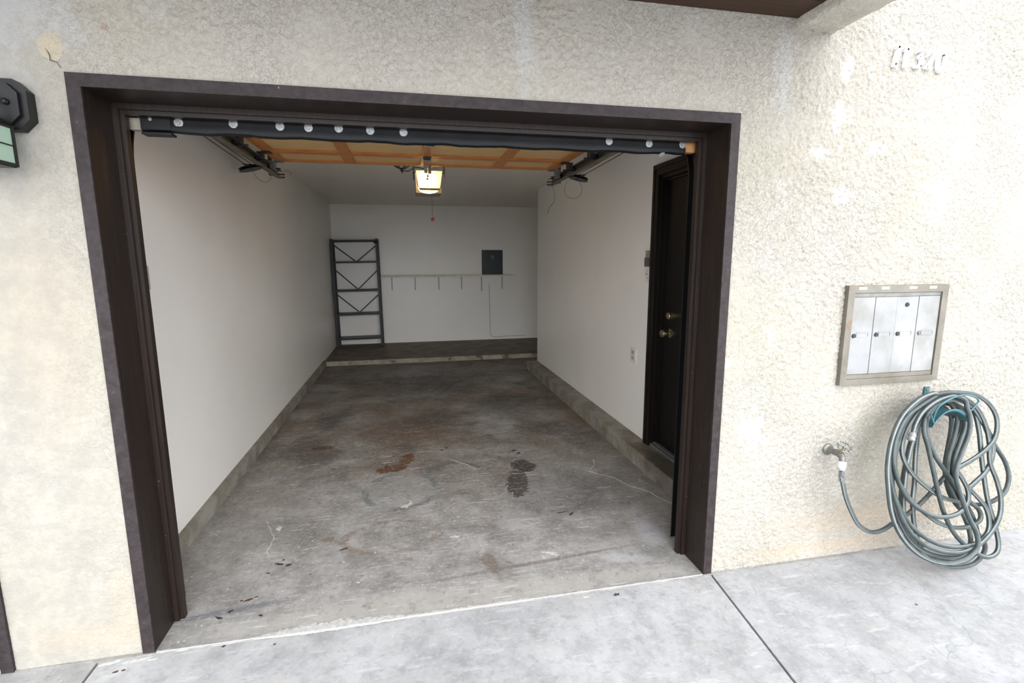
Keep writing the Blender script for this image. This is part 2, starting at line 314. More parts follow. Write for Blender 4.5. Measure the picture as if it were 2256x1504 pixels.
M = dict(
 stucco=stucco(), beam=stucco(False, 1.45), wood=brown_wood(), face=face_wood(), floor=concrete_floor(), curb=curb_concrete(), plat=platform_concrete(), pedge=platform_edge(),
 drive=driveway('driveway_concrete_grey', (.355, .355, .355), (.45, .45, .45), 0, .12), drive2=driveway('driveway_concrete_pale', (.335, .335, .338), (.40, .40, .404), .6, .12),
 drive3=driveway('driveway_concrete_left', (.30, .30, .29), (.42, .42, .41), 0, .3),
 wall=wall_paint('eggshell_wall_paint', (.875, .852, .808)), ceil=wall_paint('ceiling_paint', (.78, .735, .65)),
 ply=plywood(), orange=orange_wood(), mail=mailbox_metal(), mframe=mailbox_frame(), hose=hose_mat(), lens=emit_glass(),
 bulb=emission('glowing_bulb', (1, .74, .42), 60.0), lglass=lantern_glass(),
 rubber=simple('black_rubber', (.005, .0055, .007), .55, 0, .25, .25, 12, .3), black=simple('black_painted_metal', (.008, .008, .009), .4, .2, .4),
 steel=simple('galvanised_steel', (.30, .31, .31), .42, .8), track=simple('dull_olive_steel', (.15, .145, .12), .5, .55, .5, .2, 9),
 dark=simple('dark_hinge_steel', (.06, .06, .062), .45, .6), zinc=simple('bright_zinc', (.27, .275, .275), .5, .2, .4, .35, 160),
 brass=simple('antique_brass', (.46, .38, .24), .25, .95), white=simple('white_plastic', (.72, .70, .64), .4), off=simple('aged_white_plastic', (.45, .42, .34), .5),
 soffit=brown_wood('brown_soffit_paint', (.040, .019, .010), (.058, .031, .018), .6, False, (1.2, 30, 30)),
 doorp=brown_wood('brown_side_door_paint', (.005, .0035, .003), (.008, .0055, .0045), .45, False), dcase=brown_wood('brown_casing_paint', (.006, .004, .0035), (.010, .0065, .0055), .38, False),
 shelf=simple('dark_grey_shelf_metal', (.012, .013, .015), .45, .2, .5, .3, 8), cream=simple('cream_painted_board', (.74, .69, .55), .55),
 brk=simple('pale_blue_grey_bracket', (.36, .38, .46), .5, .3), panel=simple('charcoal_panel_metal', (.022, .030, .032), .4, .2), teal=simple('teal_painted_steel', (.045, .135, .155), .4, .1, .5, .1),
 tealp=simple('teal_print', (.05, .22, .26), .6), cable=simple('black_cable', (.012, .012, .012), .5), wire=simple('dark_wire', (.05, .045, .04), .5, .5), red=simple('red_plastic_handle', (.30, .03, .02), .45),
 keyp=simple('grey_keypad_plastic', (.10, .09, .08), .5), keyt=simple('taupe_keypad_plastic', (.28, .25, .20), .5), motor=simple('grey_opener_housing', (.22, .21, .19), .45, .3),
 crumb=simple('crumbled_white_mortar', (.50, .49, .465), .9, 0, .3, .15, 60, .6), soil=simple('dark_joint_dirt', (.05, .05, .048), .95), ivory=simple('ivory_band', (.20, .185, .16), .5),
 numb=simple('white_painted_metal', (.86, .87, .89), .35, 0, .5, .03), thresh=simple('worn_grey_threshold', (.16, .16, .16), .5, .3), alu=simple('cast_aluminium', (.20, .20, .18), .45, .6),
 redcord=simple('faded_red_cord', (.22, .07, .05), .7), amber=simple('raw_wood_end', (.40, .20, .07), .6), dcrack=simple('white_crack_filler', (.50, .48, .44), .9), leaf=simple('dried_leaf_brown', (.045, .018, .012), .8),
)

# ------------------------------------------------------------------ geometry helpers
def obj(name, bm, mat, parent=None, smooth=False, bevel=0):
    me = bpy.data.meshes.new(name)
    if bevel:
        bmesh.ops.bevel(bm, geom=[e for e in bm.edges if len(e.link_faces) == 2 and e.calc_face_angle(0) > .5], offset=bevel, segments=1 if bevel < .003 else 2, affect='EDGES', clamp_overlap=True)
    bmesh.ops.recalc_face_normals(bm, faces=bm.faces)
    bm.to_mesh(me); bm.free()
    if smooth:
        for p in me.polygons: p.use_smooth = True
        try: me.set_sharp_from_angle(angle=math.radians(40))
        except Exception: pass
    if mat: me.materials.append(mat)
    o = bpy.data.objects.new(name, me); COL.objects.link(o)
    if parent: attach(o, parent)
    return o
def attach(o, parent):      # keep world placement
    o.parent = parent; o.matrix_parent_inverse = wm(parent).inverted()
def wm(o):
    m = Matrix.LocRotScale(o.location, o.rotation_euler, o.scale)
    return wm(o.parent) @ o.matrix_parent_inverse @ m if o.parent else m
def empty(name, loc, label=None, cat=None, group=None, kind=None):
    o = bpy.data.objects.new(name, None); COL.objects.link(o); o.location = loc; o.empty_display_size = .05
    return tag(o, label, cat, group, kind)
def tag(o, label=None, cat=None, group=None, kind=None):
    if label: o['label'] = label
    if cat: o['category'] = cat
    if group: o['group'] = group
    if kind: o['kind'] = kind
    return o
def struct(o): o['kind'] = 'structure'; return o
def box(bm, x0, x1, y0, y1, z0, z1, mtx=None):
    vs = [bm.verts.new((x, y, z)) for x in (x0, x1) for y in (y0, y1) for z in (z0, z1)]
    if mtx is not None:
        for v in vs: v.co = mtx @ v.co
    for f in ((0, 1, 3, 2), (4, 6, 7, 5), (0, 4, 5, 1), (2, 3, 7, 6), (0, 2, 6, 4), (1, 5, 7, 3)): bm.faces.new([vs[i] for i in f])
    return vs
def B(*boxes, mtx=None):
    bm = bmesh.new()
    for b in boxes: box(bm, *b, mtx=mtx)
    return bm
def frame_at(a, b):
    d = (Vector(b)-Vector(a)); L = d.length; q = d.normalized().to_track_quat('Z', 'Y')
    return Matrix.Translation(Vector(a)) @ q.to_matrix().to_4x4(), L
def bar(bm, a, b, wx, wy):
    m, L = frame_at(a, b); box(bm, -wx/2, wx/2, -wy/2, wy/2, 0, L, m)
def cyl(bm, a, b, r, r1=None, seg=16):
    m, L = frame_at(a, b); r1 = r if r1 is None else r1
    lathe(bm, [(0, 0), (r, 0), (r1, L), (0, L)], m, seg)
def lathe(bm, prof, m=Matrix(), seg=20):
    rings = []
    for r, z in prof:
        if r < 1e-6: rings.append([bm.verts.new(m @ Vector((0, 0, z)))])
        else: rings.append([bm.verts.new(m @ Vector((r*math.cos(2*math.pi*k/seg), r*math.sin(2*math.pi*k/seg), z))) for k in range(seg)])
    for A, C in zip(rings, rings[1:]):
        for k in range(seg):
            a, b = A[k % len(A)], A[(k+1) % len(A)]; c, d = C[(k+1) % len(C)], C[k % len(C)]
            f = []
            for v in (a, b, c, d):
                if v not in f: f.append(v)
            if len(f) > 2: bm.faces.new(f)
def catmull(P, n=6):
    P = [Vector(p) for p in P]; Q = [P[0]*2-P[1]]+P+[P[-1]*2-P[-2]]; out = []
    for i in range(1, len(Q)-2):
        a, b, c, d = Q[i-1:i+3]
        for k in range(n):
            t = k/n; out.append(.5*((2*b)+(c-a)*t+(2*a-5*b+4*c-d)*t*t+(3*b-a-3*c+d)*t**3))
    out.append(P[-1]); return out
def tube(bm, P, r, seg=8, uv=False, cap=True):
    P = [Vector(p) for p in P]; T = []
    for i in range(len(P)):
        d = P[min(i+1, len(P)-1)]-P[max(i-1, 0)]; T.append(d.normalized() if d.length > 1e-9 else Vector((0, 0, 1)))
    up = T[0].orthogonal().normalized(); rings = []; s = 0; S = [0]
    for i, p in enumerate(P):
        if i: up = (up - T[i]*up.dot(T[i])).normalized(); s += (P[i]-P[i-1]).length; S.append(s)
        v2 = T[i].cross(up); rr = r[i] if isinstance(r, (list, tuple)) else r
        rings.append([bm.verts.new(p+(up*math.cos(2*math.pi*k/seg)+v2*math.sin(2*math.pi*k/seg))*rr) for k in range(seg)])
    lay = bm.loops.layers.uv.verify() if uv else None
    for i in range(len(P)-1):
        for k in range(seg):
            f = bm.faces.new((rings[i][k], rings[i][(k+1) % seg], rings[i+1][(k+1) % seg], rings[i+1][k]))
            if uv:
                for lp, q in zip(f.loops, ((S[i], k/seg), (S[i], (k+1)/seg), (S[i+1], (k+1)/seg), (S[i+1], k/seg))): lp[lay].uv = q
    if cap: bm.faces.new(rings[0]); bm.faces.new(rings[-1][::-1])
def T(P, r, seg=8, **k):
    bm = bmesh.new(); tube(bm, P, r, seg, **k); return bm
def prism(bm, poly, axis, a, b):
    # poly: 2D list; axis: 'x','y','z' extrusion from a to b
    def v(p, t): return {'x': (t, p[0], p[1]), 'y': (p[0], t, p[1]), 'z': (p[0], p[1], t)}[axis]
    A = [bm.verts.new(v(p, a)) for p in poly]; C = [bm.verts.new(v(p, b)) for p in poly]
    n = len(poly); bm.faces.new(A[::-1]); bm.faces.new(C)
    for i in range(n): bm.faces.new((A[i], A[(i+1) % n], C[(i+1) % n], C[i]))
def P_(poly, axis, a, b):
    bm = bmesh.new(); prism(bm, poly, axis, a, b); return bm

HOSE = [(3.113, -0.133, 0.492),(3.122, -0.155, 0.412),(3.143, -0.174, 0.345),(3.174, -0.192, 0.283),(3.233, -0.204, 0.245),(3.297, -0.207, 0.247),(3.365, -0.203, 0.275),(3.453, -0.197, 0.311),(3.547, -0.185, 0.359),(3.655, -0.167, 0.432),(3.736, -0.152, 0.495),(3.821, -0.132, 0.58),(3.875, -0.112, 0.662),(3.891, -0.094, 0.74),(3.852, -0.081, 0.793),(3.764, -0.074, 0.823),(3.681, -0.084, 0.804),(3.604, -0.093, 0.767),(3.557, -0.113, 0.686),(3.523, -0.142, 0.564),(3.504, -0.168, 0.455),(3.481, -0.19, 0.362),(3.478, -0.216, 0.253),(3.497, -0.236, 0.17),(3.539, -0.254, 0.098),(3.621, -0.265, 0.052),(3.725, -0.269, 0.033),(3.817, -0.267, 0.042),(3.883, -0.256, 0.086),(3.89, -0.245, 0.134),(3.84, -0.229, 0.202),(3.787, -0.211, 0.277),(3.726, -0.193, 0.352),(3.7, -0.175, 0.424),(3.699, -0.154, 0.515),(3.73, -0.132, 0.603),(3.76, -0.113, 0.686),(3.77, -0.096, 0.756),(3.726, -0.085, 0.802),(3.654, -0.093, 0.794),(3.576, -0.103, 0.749),(3.513, -0.122, 0.67),(3.465, -0.146, 0.57),(3.423, -0.175, 0.451),(3.4, -0.202, 0.338),(3.406, -0.223, 0.25),(3.454, -0.244, 0.165),(3.533, -0.257, 0.109),(3.634, -0.265, 0.077),(3.741, -0.266, 0.071),(3.817, -0.26, 0.097),(3.844, -0.246, 0.156),(3.812, -0.223, 0.249),(3.763, -0.199, 0.351),(3.732, -0.175, 0.451),(3.73, -0.155, 0.535),(3.776, -0.132, 0.63),(3.822, -0.116, 0.698),(3.823, -0.099, 0.769),(3.766, -0.088, 0.815),(3.646, -0.103, 0.82),(3.572, -0.115, 0.768),(3.508, -0.136, 0.683),(3.453, -0.164, 0.564),(3.416, -0.193, 0.445),(3.398, -0.218, 0.339),(3.411, -0.241, 0.245),(3.461, -0.26, 0.166),(3.539, -0.273, 0.11),(3.639, -0.282, 0.075),(3.737, -0.282, 0.074),(3.806, -0.272, 0.114),(3.826, -0.255, 0.187),(3.804, -0.231, 0.286),(3.753, -0.21, 0.373),(3.723, -0.186, 0.473),(3.734, -0.166, 0.555),(3.782, -0.147, 0.635),(3.826, -0.128, 0.717),(3.813, -0.11, 0.788),(3.755, -0.101, 0.827),(3.637, -0.107, 0.844),(3.535, -0.115, 0.808),(3.447, -0.134, 0.731),(3.382, -0.159, 0.627),(3.342, -0.187, 0.509),(3.335, -0.216, 0.39),(3.364, -0.24, 0.287),(3.42, -0.261, 0.202),(3.506, -0.275, 0.143),(3.614, -0.283, 0.11),(3.702, -0.284, 0.107),(3.762, -0.273, 0.151),(3.764, -0.255, 0.226),(3.732, -0.235, 0.311),(3.69, -0.214, 0.397),(3.667, -0.194, 0.481),(3.689, -0.171, 0.576),(3.738, -0.149, 0.67),(3.768, -0.129, 0.752),(3.749, -0.115, 0.809),(3.708, -0.108, 0.84),(3.634, -0.117, 0.84),(3.532, -0.126, 0.804),(3.453, -0.143, 0.734),(3.409, -0.161, 0.655),(3.409, -0.178, 0.588),(3.451, -0.195, 0.517),(3.512, -0.208, 0.461),(3.567, -0.218, 0.419),(3.632, -0.226, 0.386),(3.7, -0.231, 0.366),(3.769, -0.235, 0.349),(3.849, -0.238, 0.338),(3.934, -0.235, 0.351),(4.004, -0.226, 0.386),(4.038, -0.21, 0.453),(4.026, -0.193, 0.525),(3.981, -0.175, 0.599),(3.936, -0.157, 0.673),(3.903, -0.136, 0.76),(3.848, -0.121, 0.823),(3.762, -0.113, 0.857),(3.644, -0.119, 0.873),(3.534, -0.126, 0.841),(3.449, -0.14, 0.785),(3.388, -0.158, 0.707),(3.351, -0.179, 0.623),(3.344, -0.201, 0.53),(3.373, -0.218, 0.461),(3.423, -0.233, 0.396),(3.484, -0.246, 0.341),(3.563, -0.26, 0.286),(3.645, -0.267, 0.254),(3.733, -0.269, 0.248),(3.812, -0.263, 0.271),(3.815, -0.252, 0.318),(3.759, -0.24, 0.368),(3.704, -0.228, 0.417),(3.646, -0.207, 0.504),(3.587, -0.186, 0.591),(3.555, -0.166, 0.675),(3.563, -0.145, 0.764),(3.619, -0.131, 0.822),(3.692, -0.132, 0.855),(3.772, -0.133, 0.854),(3.837, -0.146, 0.798),(3.858, -0.17, 0.698),(3.855, -0.197, 0.587),(3.857, -0.223, 0.476),(3.863, -0.25, 0.366),(3.89, -0.278, 0.247),(3.899, -0.3, 0.157),(3.874, -0.311, 0.113),(3.814, -0.313, 0.103),(3.748, -0.306, 0.134),(3.676, -0.292, 0.189),(3.624, -0.277, 0.254),(3.588, -0.257, 0.338),(3.57, -0.235, 0.427),(3.554, -0.211, 0.529),(3.539, -0.184, 0.639),(3.524, -0.165, 0.721),(3.551, -0.147, 0.794),(3.628, -0.136, 0.841),(3.715, -0.142, 0.856),(3.809, -0.15, 0.823),(3.87, -0.169, 0.742),(3.914, -0.187, 0.669),(3.915, -0.207, 0.586),(3.862, -0.225, 0.507),(3.773, -0.238, 0.453),(3.748, -0.243, 0.435),(3.79, -0.254, 0.39),(3.832, -0.266, 0.339),(3.845, -0.281, 0.276),(3.823, -0.295, 0.218),(3.75, -0.304, 0.179),(3.635, -0.305, 0.175),(3.527, -0.299, 0.2),(3.432, -0.287, 0.253),(3.365, -0.271, 0.319),(3.318, -0.251, 0.402),(3.296, -0.23, 0.489),(3.305, -0.205, 0.593),(3.348, -0.18, 0.696),(3.428, -0.157, 0.791),(3.53, -0.142, 0.853),(3.638, -0.137, 0.874),(3.732, -0.147, 0.875),(3.824, -0.159, 0.825),(3.874, -0.18, 0.738),(3.888, -0.201, 0.647),(3.878, -0.225, 0.551),(3.906, -0.245, 0.466),(3.92, -0.265, 0.382),(3.903, -0.284, 0.302),(3.853, -0.299, 0.24),(3.764, -0.313, 0.182),(3.646, -0.319, 0.155),(3.528, -0.315, 0.172),(3.425, -0.304, 0.219),(3.358, -0.288, 0.285),(3.312, -0.267, 0.374),(3.287, -0.244, 0.468),(3.278, -0.222, 0.56),(3.294, -0.201, 0.65),(3.343, -0.179, 0.74),(3.421, -0.16, 0.822),(3.522, -0.146, 0.877),(3.638, -0.142, 0.896),(3.731, -0.151, 0.895),(3.836, -0.156, 0.875),(3.91, -0.169, 0.822),(3.94, -0.186, 0.75),(3.914, -0.206, 0.669),(3.842, -0.219, 0.612),(3.747, -0.229, 0.572),(3.682, -0.234, 0.55),(3.66, -0.237, 0.537),(3.69, -0.249, 0.488),(3.713, -0.262, 0.433),(3.701, -0.275, 0.38),(3.643, -0.285, 0.339),(3.563, -0.287, 0.329),(3.481, -0.283, 0.345),(3.41, -0.274, 0.385),(3.351, -0.261, 0.44),(3.312, -0.241, 0.521),(3.299, -0.219, 0.614),(3.328, -0.196, 0.711),(3.398, -0.174, 0.799),(3.499, -0.161, 0.853),(3.581, -0.153, 0.889),(3.554, -0.159, 0.903),(3.465, -0.165, 0.878),(3.363, -0.181, 0.81),(3.292, -0.205, 0.71),(3.252, -0.233, 0.595),(3.243, -0.258, 0.492),(3.247, -0.282, 0.389),(3.273, -0.303, 0.303),(3.328, -0.321, 0.227),(3.395, -0.334, 0.175),(3.482, -0.342, 0.139),(3.574, -0.345, 0.128),(3.662, -0.341, 0.144),(3.72, -0.332, 0.183),(3.721, -0.316, 0.249),(3.688, -0.299, 0.319),(3.658, -0.276, 0.415),(3.639, -0.25, 0.523),(3.687, -0.228, 0.614),(3.743, -0.208, 0.698),(3.762, -0.192, 0.765),(3.752, -0.179, 0.82),(3.741, -0.169, 0.862),(3.682, -0.164, 0.883),(3.611, -0.165, 0.876),(3.547, -0.17, 0.856),(3.483, -0.179, 0.82),(3.438, -0.19, 0.772),(3.412, -0.202, 0.724)]
# ================================================================== SETTING
W, H, FW = 2.52, 2.1665, 0.043          # outer size of the brown frame, width of its boards
XL, XR, XC, XCL = -0.171, 2.9007, 2.7451, -0.138
HL, HR, YB, YP, HP, ZC, YE = 0.094, 0.120, 7.369, 5.765, 0.0667, 2.505, 4.905
ZF = -0.0262
def fz(y): return ZF*y/5.765            # the slab falls slightly towards the back

def fnoise(nz, nx, cell, lo, hi, seed):
    r = np.random.default_rng(seed).standard_normal((nz, nx)); F = np.fft.rfft2(r)
    kz = np.fft.fftfreq(nz, cell)[:, None]; kx = np.fft.rfftfreq(nx, cell)[None, :]; k = np.sqrt(kz*kz+kx*kx)
    F *= np.exp(-(k/hi)**2)*(1-np.exp(-(k/lo)**2)); a = np.fft.irfft2(F, s=(nz, nx)); return a/a.std()
def smooth(x, a, b):
    t = np.clip((x-a)/(b-a), 0, 1); return t*t*(3-2*t)

def facade():
    cell = .0046; xs = np.arange(-.66, 4.90, cell); zs = np.arange(-.03, 3.05, cell); nx, nz = len(xs), len(zs)
    n1 = fnoise(nz, nx, cell, 12, 36, 1); n2 = fnoise(nz, nx, cell, 40, 90, 2); n3 = fnoise(nz, nx, cell, .4, 1.4, 3)
    n4 = fnoise(nz, nx, cell, 20, 46, 5)
    plate = smooth(n1+.25*n2, -.30, .20); plate2 = smooth(n4, .35, .75)
    X, Z = np.meshgrid(xs, zs)
    calm = np.clip(1.0-.85*smooth(-X, -.35, .02)-.35*smooth(Z, 2.25, 2.4)*(X < 1.6), .22, 1)     # the left pier was floated smoother
    calm *= (.75+.25*np.tanh(n3))
    h = calm*(.0030*plate+.0022*plate2)+.00035*n2
    d = np.minimum(np.abs(X), np.abs(X-W)); edge = (np.minimum(d, np.abs(Z-H)) < .012)
    h = h*np.where(edge, .5, 1)
    co = np.stack([X, -h, Z], -1).reshape(-1, 3)
    i = np.arange((nz-1)*(nx-1)); r, c = i//(nx-1), i % (nx-1); cx = xs[c]+cell/2; cz = zs[r]+cell/2
    keep = ~((cx > 0.004) & (cx < W-.004) & (cz < H-.004)) & ~((cx < -.439) & (cz < H-.004))
    r, c = r[keep], c[keep]; a = r*nx+c
    q = np.stack([a, a+1, a+nx+1, a+nx], -1)
    used = np.zeros(len(co), bool); used[q.ravel()] = True; idx = np.cumsum(used)-1; co = co[used]; q = idx[q]
    me = bpy.data.meshes.new('wall_front'); me.vertices.add(len(co)); me.vertices.foreach_set('co', co.astype(np.float32).ravel())
    me.loops.add(q.size); me.loops.foreach_set('vertex_index', q.astype(np.int32).ravel())
    me.polygons.add(len(q)); me.polygons.foreach_set('loop_start', np.arange(0, q.size, 4, dtype=np.int32)); me.polygons.foreach_set('loop_total', np.full(len(q), 4, np.int32))
    me.polygons.foreach_set('use_smooth', np.ones(len(q), bool)); me.update(calc_edges=True); me.materials.append(M['stucco'])
    o = bpy.data.objects.new('wall_front', me); COL.objects.link(o); struct(o)
    # the solid pier and lintel behind the plaster, and the plain wall further along
    w = obj('wall_core', B((-.435, 0, .012, .10, -.03, 3.05), (W, 4.90, .012, .10, -.03, 3.05), (0, W, .012, .10, H, 3.05), (-.66, -.435, .012, .10, H, 3.05),
        (4.895, 7.5, .002, .10, -.03, 3.05), (-3.3, -.655, .002, .10, H, 3.05), (-3.3, 7.5, .002, .10, 3.045, 5.2)), M['stucco'], o)
facade()

# ---- garage slab, curbs, raised platform
bm = bmesh.new(); vs = []
for y in (-.02, 5.78):
    for x in (XL-.0, XR+1.2): vs.append(bm.verts.new((x, y, fz(y))))
bm.faces.new((vs[0], vs[1], vs[3], vs[2]))
res = bmesh.ops.extrude_face_region(bm, geom=bm.faces[:])
for v in [g for g in res['geom'] if isinstance(g, bmesh.types.BMVert)]: v.co.z -= .12
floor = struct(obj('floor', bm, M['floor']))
def sloped_box(x0, x1, y0, y1, h0, h1, name, mat, bev=.004):
    bm = bmesh.new(); A = []
    for y in (y0, y1):
        for x in (x0, x1):
            for h in (h0, h1): A.append(bm.verts.new((x, y, fz(min(y, 5.765))+h)))
    for f in ((0, 1, 3, 2), (4, 6, 7, 5), (0, 4, 5, 1), (2, 3, 7, 6), (0, 2, 6, 4), (1, 5, 7, 3)): bm.faces.new([A[i] for i in f])
    return struct(obj(name, bm, mat, bevel=bev))
sloped_box(XL-.04, XCL, .24, 5.766, -.05, HL, 'trim_1', M['curb'])
sloped_box(XC, XR+.03, .24, YE, -.05, HR, 'trim_2', M['curb'], .008)
pf = struct(obj('platform', B((XL-.02, XR+1.2, YP+.012, YB+.05, ZF-.05, ZF+HP)), M['plat']))
pe = obj('platform_edge', B((XL-.0, XR+1.2, YP, YP+.02, ZF-.05, ZF+HP+.001)), M['pedge'], pf, bevel=.004)

# ---- interior walls and ceiling
struct(obj('wall_left', B((XL-.10, XL, .10, YB+.1, HL-.03, ZC+.1), (XL-.10, XL, YP+.001, YB+.1, -.05, HL-.03)), M['wall']))
struct(obj('wall_back', B((XL-.1, XR+1.3, YB, YB+.1, -.05, ZC+.1)), M['wall']))
# right wall with the hole for the side door, and its returns behind the end
DY0, DY1, DZ0, DZ1 = .52, 1.40, .13, 2.14
struct(obj('wall_right', B((XR, XR+.12, DY1, YE, .09, ZC+.1), (XR, XR+.12, .10, DY0, .0, ZC+.1), (XR, XR+.12, DY0, DY1, DZ1, ZC+.1), (XR, XR+.12, DY0, DY1, .0, DZ0)), M['wall']))
struct(obj('wall_alcove', B((XR+.12, XR+1.2, YE-.1, YE, -.05, ZC+.1), (XR+1.2, XR+1.3, YE-.1, YB+.1, -.05, ZC+.1)), M['wall']))
struct(obj('ceiling', B((XL-.1, XR+1.3, .10, YB+.1, ZC, ZC+.1)), M['ceil']))
struct(obj('wall_inner_front', B((XL-.1, .0, .10, .22, -.05, ZC+.1), (W, XR+.12, .10, .22, -.05, ZC+.1), (0, W, .10, .22, H, ZC+.1)), M['wall']))

# ---- brown frame of the opening (jambs, head, stop mouldings)
def garage_frame(x0, x1, name, right_only=False):
    e = empty(name, (x0, 0, 0)); e['kind'] = 'structure'
    d = .235; yf = -.006
    def part(nm, boxes, mat='wood', bev=.003): return obj(nm, B(*boxes), M[mat], e, bevel=bev)
    part('right_jamb', [(x1-FW, x1, yf+.003, d, 0, H-FW)])
    part('right_jamb_face', [(x1-FW, x1, yf-.006, yf+.003, 0.0, H-FW)], 'face')
    part('right_stop', [(x1-FW-.020, x1-FW, .165, .178, 0, H-FW-.02), (x1-FW-.036, x1-FW, .178, .205, 0, H-FW-.036)])
    part('head', [(x0+(0 if right_only else 0), x1, yf+.003, d, H-FW, H)])
    part('head_face', [(x0, x1, yf-.006, yf+.003, H-FW, H)], 'face')
    part('head_stop', [(x0+FW, x1-FW, .165, .178, H-FW-.020, H-FW), (x0+FW, x1-FW, .178, .205, H-FW-.036, H-FW)])
    part('left_jamb', [(x0, x0+FW, yf+.003, d, 0, H-FW)])
    part('left_jamb_face', [(x0, x0+FW, yf-.006, yf+.003, 0, H-FW)], 'face')
    part('left_stop', [(x0+FW, x0+FW+.020, .165, .178, 0, H-FW-.02), (x0+FW, x0+FW+.036, .178, .205, 0, H-FW-.036)])
    return e
fr = garage_frame(0, W, 'trim_3')
garage_frame(-.437-2.52, -.437, 'trim_4')
nb = empty('door_2', (-1.7, .2, 0)); nb['kind'] = 'structure'
for k in range(4):
    z0 = .01+k*.525
    obj('section', B((-.437-2.47, -.487, .21, .25, z0, z0+.520)), M['wood'], nb, bevel=.004)
    for j in range(4):
        x0 = -2.90+j*.60; s = obj('panel', B((x0+.05, x0+.55, .20, .212, z0+.06, z0+.46)), M['wood'], nb, bevel=.006)

# ---- driveway slabs with open joints
dv = empty('driveway', (1.2, -1, 0)); dv['kind'] = 'structure'
def slab(poly, mat, top, nm='concrete_slab'):
    o = obj(nm, P_(poly, 'z', -.12, top), mat, dv, bevel=.006); return o
J = lambda y: 2.517+.116*y      # the joint runs slightly askew
y0 = -6.0
slab([(-.148, -.022), (2.512, -.022), (J(y0)-.005, y0), (-.148, y0)], M['drive'], -.004)
slab([(2.522, -.004), (9.0, -.004), (9.0, y0), (J(y0)+.005, y0)], M['drive2'], 0.0)
slab([(-4.0, -.004), (-.158, -.004), (-.158, y0), (-4.0, y0)], M['drive3'], -.002)
obj('joint_bed', B((-4, 9, y0, -.0, -.14, -.02)), M['soil'], dv)
struct(obj('road', B((-25, 30, -30, y0-.01, -.14, -.01)), M['drive']))
struct(obj('foundation', B((-.436, .0, -.003, .01, -.05, -.001), (W, 9, -.003, .02, -.05, -.001), (0, W, -.021, .0, -.05, -.02)), M['curb']))

# ---- porch soffit and the stucco beam that edges it
SX, SZ, SD = 2.77, 2.566, 1.35
sf = empty('soffit', (1, -1, SZ)); sf['kind'] = 'structure'
nb_ = 9
for k in range(nb_):
    ya = -SD+k*SD/nb_
    obj('plank', B((-3.2, SX, ya+.002, ya+SD/nb_-.002, SZ, SZ+.02)), M['soffit'], sf, bevel=.002)
obj('deck', B((-3.2, SX+.17, -SD, .0, SZ+.02, SZ+.30)), M['stucco'], sf)
def stucco_beam():
    cell = .012; L = SD+.02; prof = [(SX, SZ+.02), (SX, 2.534), (SX+.006, 2.528), (SX+.178, 2.520), (SX+.184, 2.528), (SX+.184, 2.90)]
    pts = []; 
    for a, b in zip(prof, prof[1:]):
        n = max(1, int(math.dist(a, b)/cell))
        for k in range(n): pts.append((a[0]+(b[0]-a[0])*k/n, a[1]+(b[1]-a[1])*k/n))
    pts.append(prof[-1]); ny = int(L/cell); n1 = fnoise(ny+1, len(pts), cell, 8, 28, 9)
    bm = bmesh.new(); G_ = []
    for j in range(ny+1):
        row = []
        for i, (x, z) in enumerate(pts):
            h = .003*float(smooth(n1[j, i], -.3, .4)); dx = -1 if i < 4 else (1 if x > SX+.18 else 0); dz = -1 if 0 < (x-SX) < .18 else 0
            row.append(bm.verts.new((x+dx*h, -.0-j*cell, z+dz*h)))
        G_.append(row)
    for j in range(ny):
        for i in range(len(pts)-1): bm.faces.new((G_[j][i], G_[j][i+1], G_[j+1][i+1], G_[j+1][i]))
    bm.faces.new([v for v in G_[-1]])
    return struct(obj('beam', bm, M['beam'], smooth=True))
stucco_beam()

# ---- crumbled white mortar along the slab edge, crack filler, flakes, leaves
def ragged(n, fn_c, fn_w, z, th, seed):
    r = np.random.default_rng(seed); bm = bmesh.new(); A = []
    for i in range(n+1):
        t = i/n; cx, cy = fn_c(t); wd = fn_w(t)
        A.append([bm.verts.new((cx, cy-wd*(.35+.1*r.random()), z)), bm.verts.new((cx+.002*r.random(), cy-wd*.15, z+th)), bm.verts.new((cx, cy+wd*(.35+.5*r.random()), z+th*.8)), bm.verts.new((cx, cy+wd*(.5+.6*r.random()), z))])
    for a, b in zip(A, A[1:]):
        for k in range(3): bm.faces.new((a[k], a[k+1], b[k+1], b[k]))
    return bm
def wfun(t):
    x = .05+t*2.42; base = .005+.005*math.sin(x*23)**2
    if .40 < x < 1.02: base += .042*max(0, math.sin((x-.40)/.62*math.pi))**.6*(1 if x > .5 else .8)
    if .95 < x < 1.6: base += .008
    return base
o = obj('mortar_edge', ragged(260, lambda t: (.05+t*2.42, -.014), wfun, .0003, .0030, 3), M['crumb'], floor); o['label'] = 'crumbled white mortar along the slab edge'
